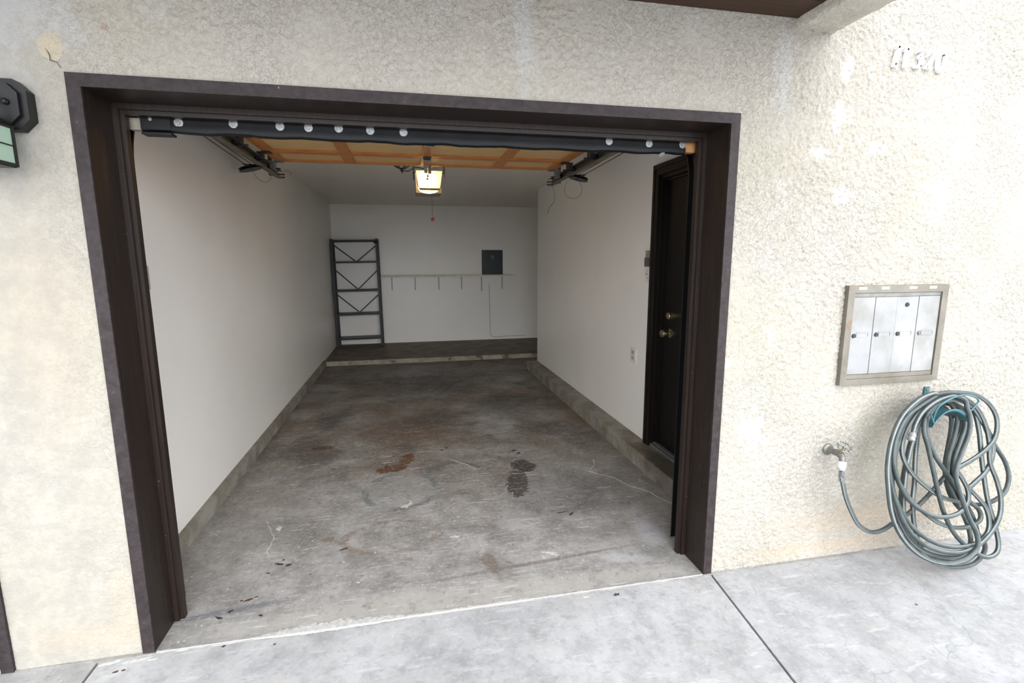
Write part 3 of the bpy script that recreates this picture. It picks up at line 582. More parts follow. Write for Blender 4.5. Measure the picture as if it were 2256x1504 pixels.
def crack(P, w, z, nm='crack', mat='dcrack', parent=None):
    pts = []; r = random.Random(int(P[0][0]*100))
    for a, b in zip(P, P[1:]):
        n = max(2, int(math.dist(a, b)/.012))
        for k in range(n):
            t = k/n; pts.append((a[0]+(b[0]-a[0])*t+r.uniform(-.006, .006), a[1]+(b[1]-a[1])*t+r.uniform(-.006, .006)))
    bm = bmesh.new(); A = []
    for i, p in enumerate(pts):
        q = pts[min(i+1, len(pts)-1)]; s = pts[max(i-1, 0)]; d = Vector((q[0]-s[0], q[1]-s[1])); d.normalize() if d.length else None
        nrm = Vector((-d.y, d.x)); ww = w*r.uniform(.25, 1.2)*(1-abs(2*i/len(pts)-1)**6)+.0004
        A.append((bm.verts.new((p[0]+nrm.x*ww, p[1]+nrm.y*ww, z(p[1]))), bm.verts.new((p[0], p[1], z(p[1])+.0012)), bm.verts.new((p[0]-nrm.x*ww, p[1]-nrm.y*ww, z(p[1])))))
    for a, b in zip(A, A[1:]):
        bm.faces.new((a[0], a[1], b[1], b[0])); bm.faces.new((a[1], a[2], b[2], b[1]))
    return obj(nm, bm, M[mat], parent)
zf_ = lambda y: fz(y)+.0004
crack([(2.345, 1.30), (2.50, 1.14), (2.55, 1.00), (2.63, .90), (2.70, .70), (2.73, .60)], .0035, zf_, parent=floor)
crack([(2.36, 1.29), (2.44, 1.40), (2.48, 1.52)], .0035, zf_, parent=floor)
crack([(.20, 1.02), (.30, .80), (.29, .66), (.33, .58)], .0022, zf_, parent=floor)
crack([(1.36, 1.75), (1.48, 1.62), (1.55, 1.50)], .0022, zf_, parent=floor)
def splat(cx, cy, rx, ry, ang, mat, nm, z, seed, parent):
    r = random.Random(seed); bm = bmesh.new(); n = 18; c = bm.verts.new((cx, cy, z(cy)+.0016)); A = []
    for k in range(n):
        t = 2*math.pi*k/n; q = r.uniform(.55, 1.15); x, y = rx*q*math.cos(t), ry*q*math.sin(t)
        xx, yy = x*math.cos(ang)-y*math.sin(ang), x*math.sin(ang)+y*math.cos(ang); A.append(bm.verts.new((cx+xx, cy+yy, z(cy+yy))))
    for k in range(n): bm.faces.new((c, A[k], A[(k+1) % n]))
    return obj(nm, bm, M[mat], parent)
for k, (x, y, rx, ry, a) in enumerate(((1.775, .335, .045, .013, -.35), (1.80, .31, .03, .008, -.5), (1.30, .60, .028, .016, 0), (1.02, 1.03, .03, .02, .3), (1.74, .30, .01, .02, 0), (.30, .90, .015, .03, .2), (1.05, 1.05, .012, .06, -.4))):
    splat(x, y, rx, ry, a, 'crumb', 'paint_splash', zf_, k, floor)
lf = [(.375, .53, .016, .008), (.395, .52, .02, .010), (.435, .505, .022, .011), (.40, .56, .01, .006), (.315, .255, .022, .010), (.285, .255, .010, .007), (.255, .185, .008, .008), (.262, .19, .012, .006), (.225, .15, .024, .008), (.345, .27, .014, .005),
      (.35, .455, .014, .005), (.40, .13, .012, .006), (1.98, .74, .05, .006), (2.03, .71, .03, .008), (1.32, 1.96, .02, .012), (1.36, 2.0, .018, .010), (1.90, 1.82, .03, .012), (1.93, 1.76, .022, .012), (.70, .60, .028, .008)]
for k, (x, y, rx, ry) in enumerate(lf):
    splat(x, y, rx, ry, random.uniform(-.6, 1.0), 'leaf', 'dark_fleck', zf_, 40+k, floor)
zd_ = lambda y: -.0035
for k, (x, y, rx, ry, m_) in enumerate(((-.06, -.085, .010, .006, 'leaf'), (-.035, -.083, .008, .006, 'leaf'), (.30, -.03, .010, .006, 'leaf'), (.50, -.06, .007, .005, 'leaf'), (1.995, -.06, .017, .010, 'soil'), (-.10, -.03, .05, .012, 'crumb'), (.0, -.035, .06, .014, 'crumb'), (-.22, -.045, .03, .012, 'crumb'), (.05, -.045, .03, .008, 'crumb'), (-.30, -.05, .035, .012, 'crumb'), (1.85, -.045, .02, .012, 'crumb'))):
    splat(x, y, rx, ry, .2, m_, 'paint_splash' if m_ == 'crumb' else 'dark_fleck', zd_, 80+k, dv)
crack([(-.05, 2.235), (-.04, 2.210), (-.025, 2.195), (-.003, 2.172)], .0016, lambda y: 0, 'tmp_crack', 'soil').hide_render = False
tmp = bpy.data.objects['tmp_crack']; me = tmp.data
for v in me.vertices: v.co = Vector((v.co.x, -.0055-v.co.z*.5, v.co.y))
tmp.name = 'plaster_crack'; attach(tmp, bpy.data.objects['wall_front'])

# ================================================================== SIDE DOOR
d1 = empty('door_1', (XR, .95, DZ0)); d1['kind'] = 'structure'
cw, cp = .075, .022
obj('casing', B((XR-cp, XR, DY1, DY1+cw, DZ0-.03, DZ1+cw), (XR-cp, XR, DY0-cw, DY0, DZ0-.03, DZ1+cw), (XR-cp, XR, DY0, DY1, DZ1, DZ1+cw),
    (XR-cp-.006, XR-cp, DY1+.045, DY1+cw, DZ0-.03, DZ1+cw), (XR-cp-.006, XR-cp, DY0-cw, DY1+.045, DZ1+.045, DZ1+cw)), M['dcase'], d1, bevel=.003)
obj('door_jamb', B((XR, XR+.12, DY1-.025, DY1, DZ0, DZ1), (XR, XR+.12, DY0, DY0+.025, DZ0, DZ1), (XR, XR+.12, DY0+.025, DY1-.025, DZ1-.025, DZ1)), M['dcase'], d1, bevel=.002)
obj('door_stop', B((XR+.03, XR+.05, DY1-.042, DY1-.025, DZ0, DZ1-.025), (XR+.03, XR+.05, DY0+.025, DY0+.042, DZ0, DZ1-.025), (XR+.03, XR+.05, DY0+.042, DY1-.042, DZ1-.042, DZ1-.025)), M['dcase'], d1, bevel=.002)
obj('door_leaf', B((XR+.05, XR+.09, DY0+.028, DY1-.028, DZ0+.012, DZ1-.028)), M['doorp'], d1, bevel=.003)
obj('threshold', B((XR-.012, XR+.10, DY0+.02, DY1-.02, DZ0-.006, DZ0+.012), (XR+.01, XR+.03, DY0+.02, DY1-.02, DZ0+.012, DZ0+.020)), M['thresh'], d1, bevel=.003)
def knob(y, z, prof, nm):
    bm = bmesh.new(); m = Matrix.Translation((XR+.05, y, z)) @ Matrix.Rotation(-math.pi/2, 4, 'Y'); lathe(bm, prof, m, 24)
    return obj(nm, bm, M['brass'], d1, smooth=True)
knob(1.26, 1.015, [(0, 0), (.036, 0), (.034, .008), (.018, .014), (.013, .024), (.014, .040), (.026, .048), (.031, .062), (.026, .074), (0, .078)], 'door_knob')
knob(1.245, 1.145, [(0, 0), (.032, 0), (.030, .012), (.027, .020), (.026, .034), (.022, .038), (0, .039)], 'deadbolt')

# ================================================================== OVERHEAD DOOR, OPEN
gd = empty('garage_door', (1.255, .24, 2.04), 'open sectional overhead door of orange wood with tan panels, black rubber bottom edge', 'garage door')
GX0, GX1, GZ = .075, 2.435, 2.342
def section(y0, y1, T_=None):
    # flat section in local coords: x across, y along, z 0 = underside, panels recessed upwards
    m = T_ or Matrix.Translation((0, y0, GZ)); L = y1-y0
    s = obj('section', B((GX0, GX1, 0, L-.002, .016, .022), mtx=m), M['ply'], gd)
    s['label'] = 'tan plywood backing of one door section'
    rw = .045
    obj('rail', B((GX0, GX1, 0, rw, 0, .016), mtx=m), M['orange'], s, bevel=.002)
    obj('rail', B((GX0, GX1, L-.003-rw, L-.003, 0, .016), mtx=m), M['orange'], s, bevel=.002)
    for x in (GX0, .62, 1.235, 1.86, GX1-.08):
        obj('stile', B((x, x+.08, rw, L-.003-rw, .001, .016), mtx=m), M['orange'], s, bevel=.002)
    return s
section(2.14, 2.53); section(1.63, 2.14); section(1.12, 1.63)
pts = [(1.12, GZ), (.70, GZ-.035), (.25, 2.062)]
for (ya, za), (yb, zb) in zip(pts, pts[1:]):
    d = Vector((0, ya-yb, za-zb)); ang = math.atan2(za-zb, ya-yb); m = Matrix.Translation((0, yb, zb)) @ Matrix.Rotation(ang, 4, 'X')
    section(0, d.length, m)
# rubber bottom strip with its washers
bm = bmesh.new(); n = 60; ring = []
r = random.Random(5)
for i in range(n+1):
    x = .112+i*(2.398-.112)/n; sag = -.004*math.sin(i/n*math.pi)+.0022*math.sin(i*.9)+r.uniform(-.0012, .0012)
    sec = [(.240, 2.099), (.222, 2.097), (.219, 2.085), (.2195, 2.066), (.215, 2.056), (.218, 2.043+sag), (.228, 2.037+sag), (.252, 2.040+sag), (.258, 2.06), (.256, 2.095)]
    ring.append([bm.verts.new((x, y, z)) for y, z in sec])
for a, b in zip(ring, ring[1:]):
    for k in range(10): bm.faces.new((a[k], a[(k+1) % 10], b[(k+1) % 10], b[k]))
bm.faces.new(ring[0]); bm.faces.new(ring[-1][::-1])
strip = obj('bottom_seal', bm, M['rubber'], gd, smooth=True); strip['label'] = 'black rubber weather strip with round washers'
obj('end_block', B((2.40, 2.452, .224, .26, 2.048, 2.094)), M['amber'], gd, bevel=.002)
obj('end_block', B((.070, .112, .226, .26, 2.045, 2.088)), M['keyt'], gd, bevel=.002)
obj('seal_clamp', B((.112, .215, .214, .220, 2.046, 2.098), (.112, .215, .214, .262, 2.028, 2.036)), M['rubber'], gd, bevel=.002)
for x, z in ((.146, 2.083), (.242, 2.075), (.437, 2.081), (.609, 2.079), (.717, 2.079), (.834, 2.082), (.959, 2.079), (1.094, 2.078), (2.014, 2.080), (2.212, 2.077), (2.382, 2.080)):
    bm = bmesh.new(); m = Matrix.Translation((x, .220, z)) @ Matrix.Rotation(math.pi/2, 4, 'X')
    lathe(bm, [(0, 0), (.0165, 0), (.0165, .002), (.006, .003), (.0062, .006), (.003, .007), (0, .0065)], m, 20)
    obj('washer', bm, M['zinc'], strip)
bm = bmesh.new(); lathe(bm, [(0, 0), (.014, 0), (.014, .002), (0, .003)], Matrix.Translation((2.285, .232, 2.036)) @ Matrix.Rotation(math.pi*.8, 4, 'X'), 16)
obj('washer', bm, M['zinc'], strip)
for y in (1.63, 2.14):       # centre hinges
    h = obj('hinge', B((1.245, 1.310, y-.045, y+.045, GZ-.006, GZ-.001), (1.252, 1.303, y-.010, y+.010, GZ-.022, GZ-.006)), M['dark'], gd, bevel=.002)
    bm = bmesh.new(); cyl(bm, (1.248, y, GZ-.020), (1.307, y, GZ-.020), .007); obj('pin', bm, M['steel'], h, smooth=True)
bm = B((1.262, 1.302, 2.46, 2.53, GZ-.012, GZ-.001), (1.268, 1.296, 2.525, 2.56, GZ-.05, GZ+.03)); obj('pull_bracket', bm, M['steel'], gd, bevel=.002)
for side, sx, sg in (('left', GX0, -1), ('right', GX1, 1)):
    for y in (1.63, 2.14, 2.50):
        top = y > 2.4
        bs = [(min(sx, sx-sg*.06), max(sx, sx-sg*.06), y-.045, y+.045, GZ-.006, GZ-.001), (sx-.004-(.03 if sg < 0 else -.0), sx+.004+(.03 if sg > 0 else .0), y-.035, y+.035, GZ-(.075 if top else .055), GZ-.004)]
        h = obj('hinge', B(*bs), M['dark'] if not top else M['steel'], gd, bevel=.002); h['label'] = side+' roller hinge bracket'
        bm = bmesh.new(); xr = sx+sg*.055; cyl(bm, (sx-sg*.04, y, GZ-.060), (xr, y, GZ-.060), .006)
        lathe(bm, [(0, -.008), (.022, -.008), (.024, 0), (.022, .008), (0, .008)], Matrix.Translation((xr, y, GZ-.060)) @ Matrix.Rotation(math.pi/2, 4, 'Y'), 18)
        obj('roller', bm, M['dark'], h, smooth=True)

# ================================================================== TRACKS
def track(side, x, sg, label):
    e = empty('door_track', (x, .27, 0.02), label, 'track')
    z0, z1 = 2.250, 2.312
    # C section opening towards the door: web on the wall side
    def csec(): 
        w = .045; return [(0, 0), (w, 0), (w, .008), (w-.003, .008), (w-.003, .003), (.003, .003), (.003, .059), (w-.003, .059), (w-.003, .054), (w, .054), (w, .062), (0, .062)]
    ln = csec(); xw = x+sg*.012
    obj('horizontal_rail', P_([(xw-sg*a, z0+b) for a, b in ln], 'y', 1.00, 2.82), M['track'], e)
    # curve and vertical rail, swept
    path = []
    R_ = .36
    for k in range(13):
        t = k/12*math.pi/2; path.append((.60+.40-(.40)+(.40)*1.0-R_*math.sin(t)*1.0, z0+.031-(R_-R_*math.cos(t))))
    path = [(1.00, z0+.031)]+[(.64+.0*k+(-R_*math.sin(k/12*math.pi/2)), z0+.031-(R_-R_*math.cos(k/12*math.pi/2))) for k in range(13)]+[(.28, 1.2), (.28, .02)]
    bm = bmesh.new(); rings = []; ln = [(a*.66, q) for a, q in ln]
    for i, (y, z) in enumerate(path):
        a = Vector(path[max(i-1, 0)]); b = Vector(path[min(i+1, len(path)-1)]); d = (b-a).normalized(); nn = Vector((-d.y, d.x))
        rings.append([bm.verts.new((xw-sg*p-(.014 if sg < 0 and i > 0 else 0), y+nn.x*(.031-q)*-1, z+nn.y*(.031-q)*-1)) for p, q in ln])
    for a, b in zip(rings, rings[1:]):
        for k in range(12): bm.faces.new((a[k], a[(k+1) % 12], b[(k+1) % 12], b[k]))
    bm.faces.new(rings[0]); bm.faces.new(rings[-1][::-1])
    obj('vertical_rail', bm, M['black'], e)
    obj('lip', B((xw-sg*.028-.0015-(.014 if sg < 0 else 0), xw-sg*.028+.0015-(.014 if sg < 0 else 0), .243, .247, .03, 1.9)), M['steel'], e)
    # end bracket with bolts, hanger strap to the ceiling
    obj('hanger_strap', B((xw-.016+sg*.016, xw+.016+sg*.016, 2.66, 2.664, z0+.0, ZC), (xw-.002+sg*.004, xw+.002+sg*.004, 2.60, 2.72, z0-.0, z1)), M['track'], e, bevel=.001)
    bm = bmesh.new()
    for dz in (.012, .036): cyl(bm, (xw-sg*.004, 2.80, z0+dz), (xw-sg*.055, 2.83, z0+dz), .006)
    obj('bolt', bm, M['dark'], e, smooth=True)
    # pulley lying beside the rail, with its fork
    px, py, pz = xw+sg*.058, 2.24, z0-.012
    bm = bmesh.new(); m = Matrix.Translation((px, py, pz)) @ Matrix.Rotation(sg*.25, 4, 'Y') @ Matrix.Rotation(.06, 4, 'X')
    lathe(bm, [(0, -.010), (.045, -.010), (.085, -.012), (.088, -.008), (.074, 0), (.088, .008), (.085, .012), (.045, .010), (0, .010)], m, 28)
    pu = obj('pulley', bm, M['black'], e, smooth=True)
    bm = B((px-.012, px+.012, py-.16, py-.04, pz+.0, pz+.006), (px-.02, px+.02, py-.06, py-.02, pz-.014, pz+.020)); obj('pulley_fork', bm, M['dark'], e, bevel=.002)
    bm = bmesh.new(); cyl(bm, (px, py-.15, pz+.003), (px+sg*.0, .62, pz+.045), .0028, seg=8); cyl(bm, (px-sg*.03, py-.02, pz+.012), (px-sg*.02, .62, pz+.055), .0028, seg=8)
    c = obj('lift_cable', bm, M['wire'], e)
    # loose wire ends
    if side == 'right':
        cx, cy, cz = px-.055, py-.04, pz-.095; R0 = .078
        P = [(cx+R0*math.sin(t), cy+.012*math.sin(t*2), cz+R0*1.05*math.cos(t)) for t in [i/28*2*math.pi*.93+.2 for i in range(29)]]
        obj('loose_wire', T(catmull(P, 2), .0013, 6), M['wire'], e)
        P = [(xw-.03, 2.74, z0), (xw-.015, 2.74, z0-.05), (xw-.005, 2.74, z0-.10), (xw-.008, 2.74, z0-.155), (xw-.05, 2.74, z0-.21), (xw-.075, 2.74, z0-.275)]
        obj('loose_wire', T(catmull(P, 5), .0014, 6), M['wire'], e)
    else:
        P = [(px+.03, py-.08, pz-.03), (px+.05, py-.05, pz-.075), (px+.08, py, pz-.10), (px+.10, py+.06, pz-.085), (px+.11, py+.12, pz-.04), (px+.085, py+.12, pz-.02)]
        obj('loose_wire', T(catmull(P, 5), .0013, 6), M['wire'], e)
        cx, cy, cz = xw+.085, 2.80, z0+.04
        P = [(cx-.03+.0*t, cy, cz-.035)]+[(cx+.028*math.cos(t), cy, cz+.03*math.sin(t)) for t in [math.pi+.6-i*.45 for i in range(10)]]
        obj('loose_wire', T(catmull(P, 4), .0012, 6), M['wire'], e)
    return e
track('left', .030, -1, 'olive steel overhead door track along the left wall, small wire curl at its end')
track('right', 2.492, 1, 'olive steel overhead door track on the right, thin wire ring hanging under its pulley')

# ================================================================== OPENER WITH LIT LENS
op = empty('garage_door_opener', (1.33, 3.2, 2.30), 'ceiling mounted garage door opener with glowing frosted lamp cover', 'door opener')
OY = 3.0
def taper(y0, y1, zt, zb, xt, xb, cx):
    bm = bmesh.new(); A = []
    for y in (y0, y1):
        for z, hw in ((zt, xt), (zb, xb)):
            for s in (-1, 1): A.append(bm.verts.new((cx+s*hw, y, z)))
    return bm, A
def shell(y0, y1, z_t, z_b, ht, hb, cx, nm, mat, cap_back=False):
    prof = [(-ht, z_t), (-hb-.004, z_b+.03), (-hb+.012, z_b+.004), (-hb+.05, z_b-.012), (0, z_b-.018), (hb-.05, z_b-.012), (hb-.012, z_b+.004), (hb+.004, z_b+.03), (ht, z_t)]
    bm = bmesh.new(); A = [bm.verts.new((cx+a, y0, z)) for a, z in prof]; C_ = [bm.verts.new((cx+a, y1, z)) for a, z in prof]
    bm.faces.new(A)
    for i in range(len(prof)-1): bm.faces.new((A[i], A[i+1], C_[i+1], C_[i]))
    bm.faces.new((A[-1], A[0], C_[0], C_[-1]))
    if cap_back: bm.faces.new(C_[::-1])
    return obj(nm, bm, mat, op)
cx = 1.331
shell(OY, OY+.16, 2.385, 2.210, .126, .098, cx, 'lamp_cover', M['lens'])
bm = bmesh.new(); lathe(bm, [(0, -.03), (.020, -.024), (.030, 0), (.022, .026), (0, .036)], Matrix.Translation((cx-.02, OY+.095, 2.295)), 18)
obj('bulb', bm, M['bulb'], op, smooth=True)
band = bmesh.new(); tube(band, [(cx-.128, OY-.006, 2.386), (cx-.108, OY-.006, 2.242), (cx-.098, OY-.007, 2.222), (cx-.086, OY-.008, 2.215), (cx+.086, OY-.008, 2.213), (cx+.098, OY-.007, 2.221), (cx+.108, OY-.006, 2.242), (cx+.128, OY-.006, 2.384)], .0035, 6)
box(band, cx-.094, cx+.094, OY-.010, OY-.003, 2.206, 2.224)
obj('cover_rim', band, M['ivory'], op)
obj('housing', B((cx-.125, cx+.125, OY+.16, OY+.46, 2.20, 2.385), (cx-.118, cx+.118, OY+.04, OY+.16, 2.385, 2.392)), M['motor'], op, bevel=.012)
obj('rail', B((cx-.022, cx+.012, .30, OY+.20, 2.394, 2.424)), M['steel'], op, bevel=.002)
obj('mounting_strap', B((cx-.150, cx-.140, OY-.0, OY+.03, 2.300, ZC)), M['dark'], op, bevel=.001)
obj('mounting_strap', B((cx+.140, cx+.150, OY+.03, OY+.06, 2.330, ZC)), M['dark'], op, bevel=.001)
obj('crossbar', B((cx-.15, cx+.15, OY+.2, OY+.23, 2.392, 2.402)), M['dark'], op, bevel=.001)
tr = obj('trolley', B((cx-.030, cx+.006, 2.62, 2.76, 2.355, 2.395), (cx-.026, cx+.000, 2.62, 2.64, 2.30, 2.36)), M['steel'], op, bevel=.003)
bm = bmesh.new(); tube(bm, [(cx-.012, 2.68, 2.36), (cx-.018, 2.68, 2.32), (cx-.030, 2.68, 2.27), (cx-.032, 2.68, 2.19)], .003, 6)
for z in (2.286, 2.262): lathe(bm, [(0, -.009), (.008, -.005), (.008, .005), (0, .009)], Matrix.Translation((cx-.028-(2.286-z)*.2, 2.68, z)), 10)
obj('release_arm', bm, M['cable'], op, smooth=True)
obj('pull_cord', T([(1.322, 2.45, 2.36), (1.322, 2.45, 2.12), (1.323, 2.45, 1.915)], .0016, 6), M['redcord'], op)
bm = bmesh.new(); lathe(bm, [(0, -.016), (.012, -.012), (.014, 0), (.010, .010), (.003, .016), (0, .017)], Matrix.Translation((1.324, 2.45, 1.893)) @ Matrix.Rotation(.5, 4, 'Y'), 12)
obj('cord_handle', bm, M['red'], op, smooth=True)
# black supply cable, coiled and tied under the ceiling
cb = empty('coiled_cable', (1.07, 3.02, ZC), 'bundle of black cable tied up under the ceiling, left of the lit opener', 'cable')
bm = bmesh.new(); kx, kz = 1.076, 2.395
for dx in (-.085, -.06, -.03, .03, .055, .085):
    P = [(kx, 3.02, kz), (kx+dx*.55, 3.02+dx*.1, kz+.015), (kx+dx, 3.03, kz+.055), (kx+dx*1.05, 3.04, kz+.10)]
    tube(bm, catmull(P, 5), .0045, 6)
obj('coil', bm, M['cable'], cb, smooth=True)
bm = bmesh.new(); tube(bm, [(kx-.005, 3.02, kz+.01), (kx+.002, 3.02, kz-.012), (kx+.008, 3.02, kz-.035)], [.013, .012, .004], 8); obj('tied_end', bm, M['cable'], cb, smooth=True)
obj('supply_lead', T(catmull([(kx+.012, 3.02, kz-.012), (kx+.06, 3.02, kz-.016), (kx+.10, 3.02, kz+.005), (kx+.14, 3.02, kz+.018), (cx-.03, 2.985, 2.398)], 5), .0045, 6), M['cable'], cb, smooth=True)

# ================================================================== BACK WALL
ru = empty('shelving_unit', (.225, 7.15, ZF+HP), 'tall dark grey metal shelving unit with V braces in the back left corner', 'shelving')
zb0 = ZF+HP
ux0, ux1, uy0, uy1, uh = -.165, .632, 7.06, 7.345, 1.865
def ang_post(x, y, sx_, sy_, nm='post'):
    return obj(nm, B((x, x+sx_*.040, y, y+sy_*.003, zb0, zb0+uh) if sx_ > 0 else (x-.040, x, y, y+sy_*.003, zb0, zb0+uh), ) if False else
      B((min(x, x+sx_*.045), max(x, x+sx_*.045), min(y, y+sy_*.003), max(y, y+sy_*.003), zb0, zb0+uh), (min(x, x+sx_*.003), max(x, x+sx_*.003), min(y, y+sy_*.04), max(y, y+sy_*.04), zb0, zb0+uh)), M['shelf'], ru)
for x, s in ((ux0, 1), (ux1, -1)):
    for y, t in ((uy0, 1), (uy1, -1)): ang_post(x, y, s, t)
for z in (.145, .575, .985, 1.475, 1.835):
    z += zb0-.02
    obj('shelf', B((ux0+.004, ux1-.004, uy0+.004, uy1-.004, z+.030, z+.033), (ux0+.004, ux1-.004, uy0+.004, uy0+.007, z, z+.033), (ux0+.004, ux1-.004, uy1-.007, uy1-.004, z, z+.033), (ux0+.004, ux0+.007, uy0+.007, uy1-.007, z, z+.033), (ux1-.007, ux1-.004, uy0+.007, uy1-.007, z, z+.033)), M['shelf'], ru)
for za, zb in ((1.79, 1.50), (1.36, 1.02), (.93, .61)):
    za += zb0-.02; zb += zb0-.02; mx = (ux0+ux1)/2
    for xa in (ux0+.03, ux1-.03):
        bm = bmesh.new(); bar(bm, (xa, uy1-.010, za), (mx+(-.01 if xa < mx else .01), uy1-.010, zb), .020, .020); obj('cross_brace', bm, M['shelf'], ru)
for x in (ux0+.03, ux1-.03):
    obj('gusset', P_([(x-.03, zb0+uh-.09), (x+.03, zb0+uh-.09), (x+(.05 if x < .2 else -.05), zb0+uh-.03), (x, zb0+uh-.02)], 'y', uy0-.003, uy0), M['shelf'], ru)
ru.rotation_euler = (0, -.012, 0); ru.location.x += .014

ws = empty('wall_shelf', (1.85, YB, 1.25), 'long cream painted board shelf on the back wall below the electrical panel', 'shelf')
obj('board', B((.645, 2.99, YB-.235, YB-.001, 1.242, 1.270)), M['cream'], ws, bevel=.002)
obj('cleat', B((2.99, 3.10, YB-.10, YB-.001, 1.250, 1.266)), M['cream'], ws, bevel=.002)
for x in (.823, 1.235, 1.663, 2.083, 2.458, 2.848):
    zl = 1.0 if x != 2.458 else .965
    obj('bracket', B((x-.011, x+.011, YB-.005, YB-.001, zl, 1.247), (x-.011, x+.011, YB-.20, YB-.005, 1.243, 1.247), (x-.0025, x+.0025, YB-.03, YB-.005, zl+.01, 1.243)), M['brk'], ws, bevel=.001)
ep = empty('electrical_panel', (2.665, YB, 1.48), 'charcoal electrical breaker panel on the back wall above the shelf', 'electrical panel')
obj('cover', B((2.467, 2.862, YB-.014, YB-.001, 1.272, 1.722)), M['panel'], ep, bevel=.004)
dr = obj('panel_door', B((2.555, 2.775, YB-.022, YB-.014, 1.330, 1.655)), M['panel'], ep, bevel=.004)
obj('latch', B((2.650, 2.690, YB-.027, YB-.022, 1.548, 1.562)), M['tealp'], dr)
# teal round-cornered emblem: two small squares of bars, and a line of tiny print beneath
mk = [(2.636+i*.0, 2.636+.026, YB-.0235, YB-.022, 1.578+j*.012, 1.584+j*.012) for j in range(4) for i in (0,)]+[(2.672, 2.698, YB-.0235, YB-.022, 1.578+j*.012, 1.584+j*.012) for j in range(4)]+[(2.663, 2.669, YB-.0235, YB-.022, 1.574, 1.622)]
obj('emblem', B(*mk), M['tealp'], dr)
cn = obj('conduit_cable', T(catmull([(2.600, YB-.006, 1.105), (2.606, YB-.006, .80), (2.609, YB-.006, .40), (2.611, YB-.006, .20), (2.625, YB-.006, .125), (2.68, YB-.006, .088), (2.80, YB-.006, .090), (3.0, YB-.006, .095), (3.3, YB-.006, .095)], 6), .0055, 8), M['off'], smooth=True)
tag(cn, 'thin cream cable running down the back wall below the shelf and turning right', 'cable')
def plate(name, x0, x1, y0, y1, z0, z1, label, cat): return None
cp_ = empty('cover_plate', (.92, YB, 1.02), 'small cream round-holed cover plate on the back wall under the shelf', 'cover plate')
obj('plate', B((.895, .945, YB-.006, YB-.0005, .985, 1.055)), M['wall'], cp_, bevel=.002)
bm = bmesh.new(); cyl(bm, (.92, YB-.009, 1.02), (.92, YB-.005, 1.02), .014); obj('cap', bm, M['wall'], cp_, smooth=True)

# ================================================================== RIGHT WALL FITTINGS
ol = empty('wall_outlet', (XR, 1.75, .765), 'white duplex wall outlet low on the right wall beside the side door', 'outlet')
obj('cover_plate', B((XR-.007, XR, 1.70, 1.795, .702, .828)), M['white'], ol, bevel=.003)
for z in (.742, .788):
    s = obj('socket', B((XR-.0095, XR-.007, 1.728, 1.766, z-.016, z+.016)), M['off'], ol, bevel=.002)
    obj('slot', B((XR-.0102, XR-.0095, 1.737, 1.741, z-.006, z+.008), (XR-.0102, XR-.0095, 1.753, 1.757, z-.006, z+.008)), M['dark'], s)
sw = empty('light_switch', (XR, 1.545, 1.43), 'white toggle light switch plate just left of the brown side door', 'light switch')
obj('cover_plate', B((XR-.008, XR, 1.502, 1.588, 1.370, 1.490)), M['white'], sw, bevel=.003)
obj('toggle', B((XR-.018, XR-.008, 1.540, 1.550, 1.425, 1.442)), M['off'], sw, bevel=.002)
for z_ in (1.455, 1.40): obj('screw', B((XR-.009, XR-.008, 1.541, 1.549, z_, z_+.006)), M['dark'], sw)
kp = empty('opener_button', (XR, 1.50, 1.55), 'taupe and dark grey opener control box above the light switch', 'control box')
obj('upper_half', B((XR-.034, XR, 1.483, 1.535, 1.560, 1.612)), M['keyt'], kp, bevel=.006)
obj('lower_half', B((XR-.040, XR, 1.483, 1.538, 1.492, 1.560)), M['keyp'], kp, bevel=.005)
lo = empty('wall_outlet', (XL, .735, 1.465), 'cream cover plate on the left wall just inside the opening', 'cover plate')
obj('cover_plate', B((XL, XL+.006, .700, .775, 1.408, 1.525)), M['off'], lo, bevel=.002)
obj('toggle', B((XL+.006, XL+.014, .732, .742, 1.455, 1.475)), M['white'], lo, bevel=.001)

# ================================================================== MAILBOX
mb = empty('mailbox_bank', (3.445, 0, 1.17), 'four-door wall mailbox with weathered metal frame, right of the garage opening', 'mailbox')
mx0, mx1, mz0, mz1, fwid = 3.150, 3.742, .930, 1.420, .036
yf = -.026
obj('frame', B((mx0, mx0+fwid, yf, .006, mz0, mz1), (mx1-fwid, mx1, yf, .006, mz0, mz1), (mx0+fwid, mx1-fwid, yf, .006, mz1-fwid, mz1), (mx0+fwid, mx1-fwid, yf, .006, mz0, mz0+.028)), M['mframe'], mb, bevel=.002)
obj('top_rail', B((mx0+fwid, mx1-fwid, yf+.006, yf+.012, mz1-fwid-.020, mz1-fwid-.002)), M['alu'], mb, bevel=.001)
obj('bottom_rail', B((mx0+fwid, mx1-fwid, yf+.006, yf+.014, mz0+.029, mz0+.050)), M['mframe'], mb, bevel=.001)
obj('back_plate', B((mx0+fwid, mx1-fwid, yf+.020, .006, mz0+.028, mz1-fwid)), M['soil'], mb)
dw = (mx1-mx0-2*fwid-.004)/4
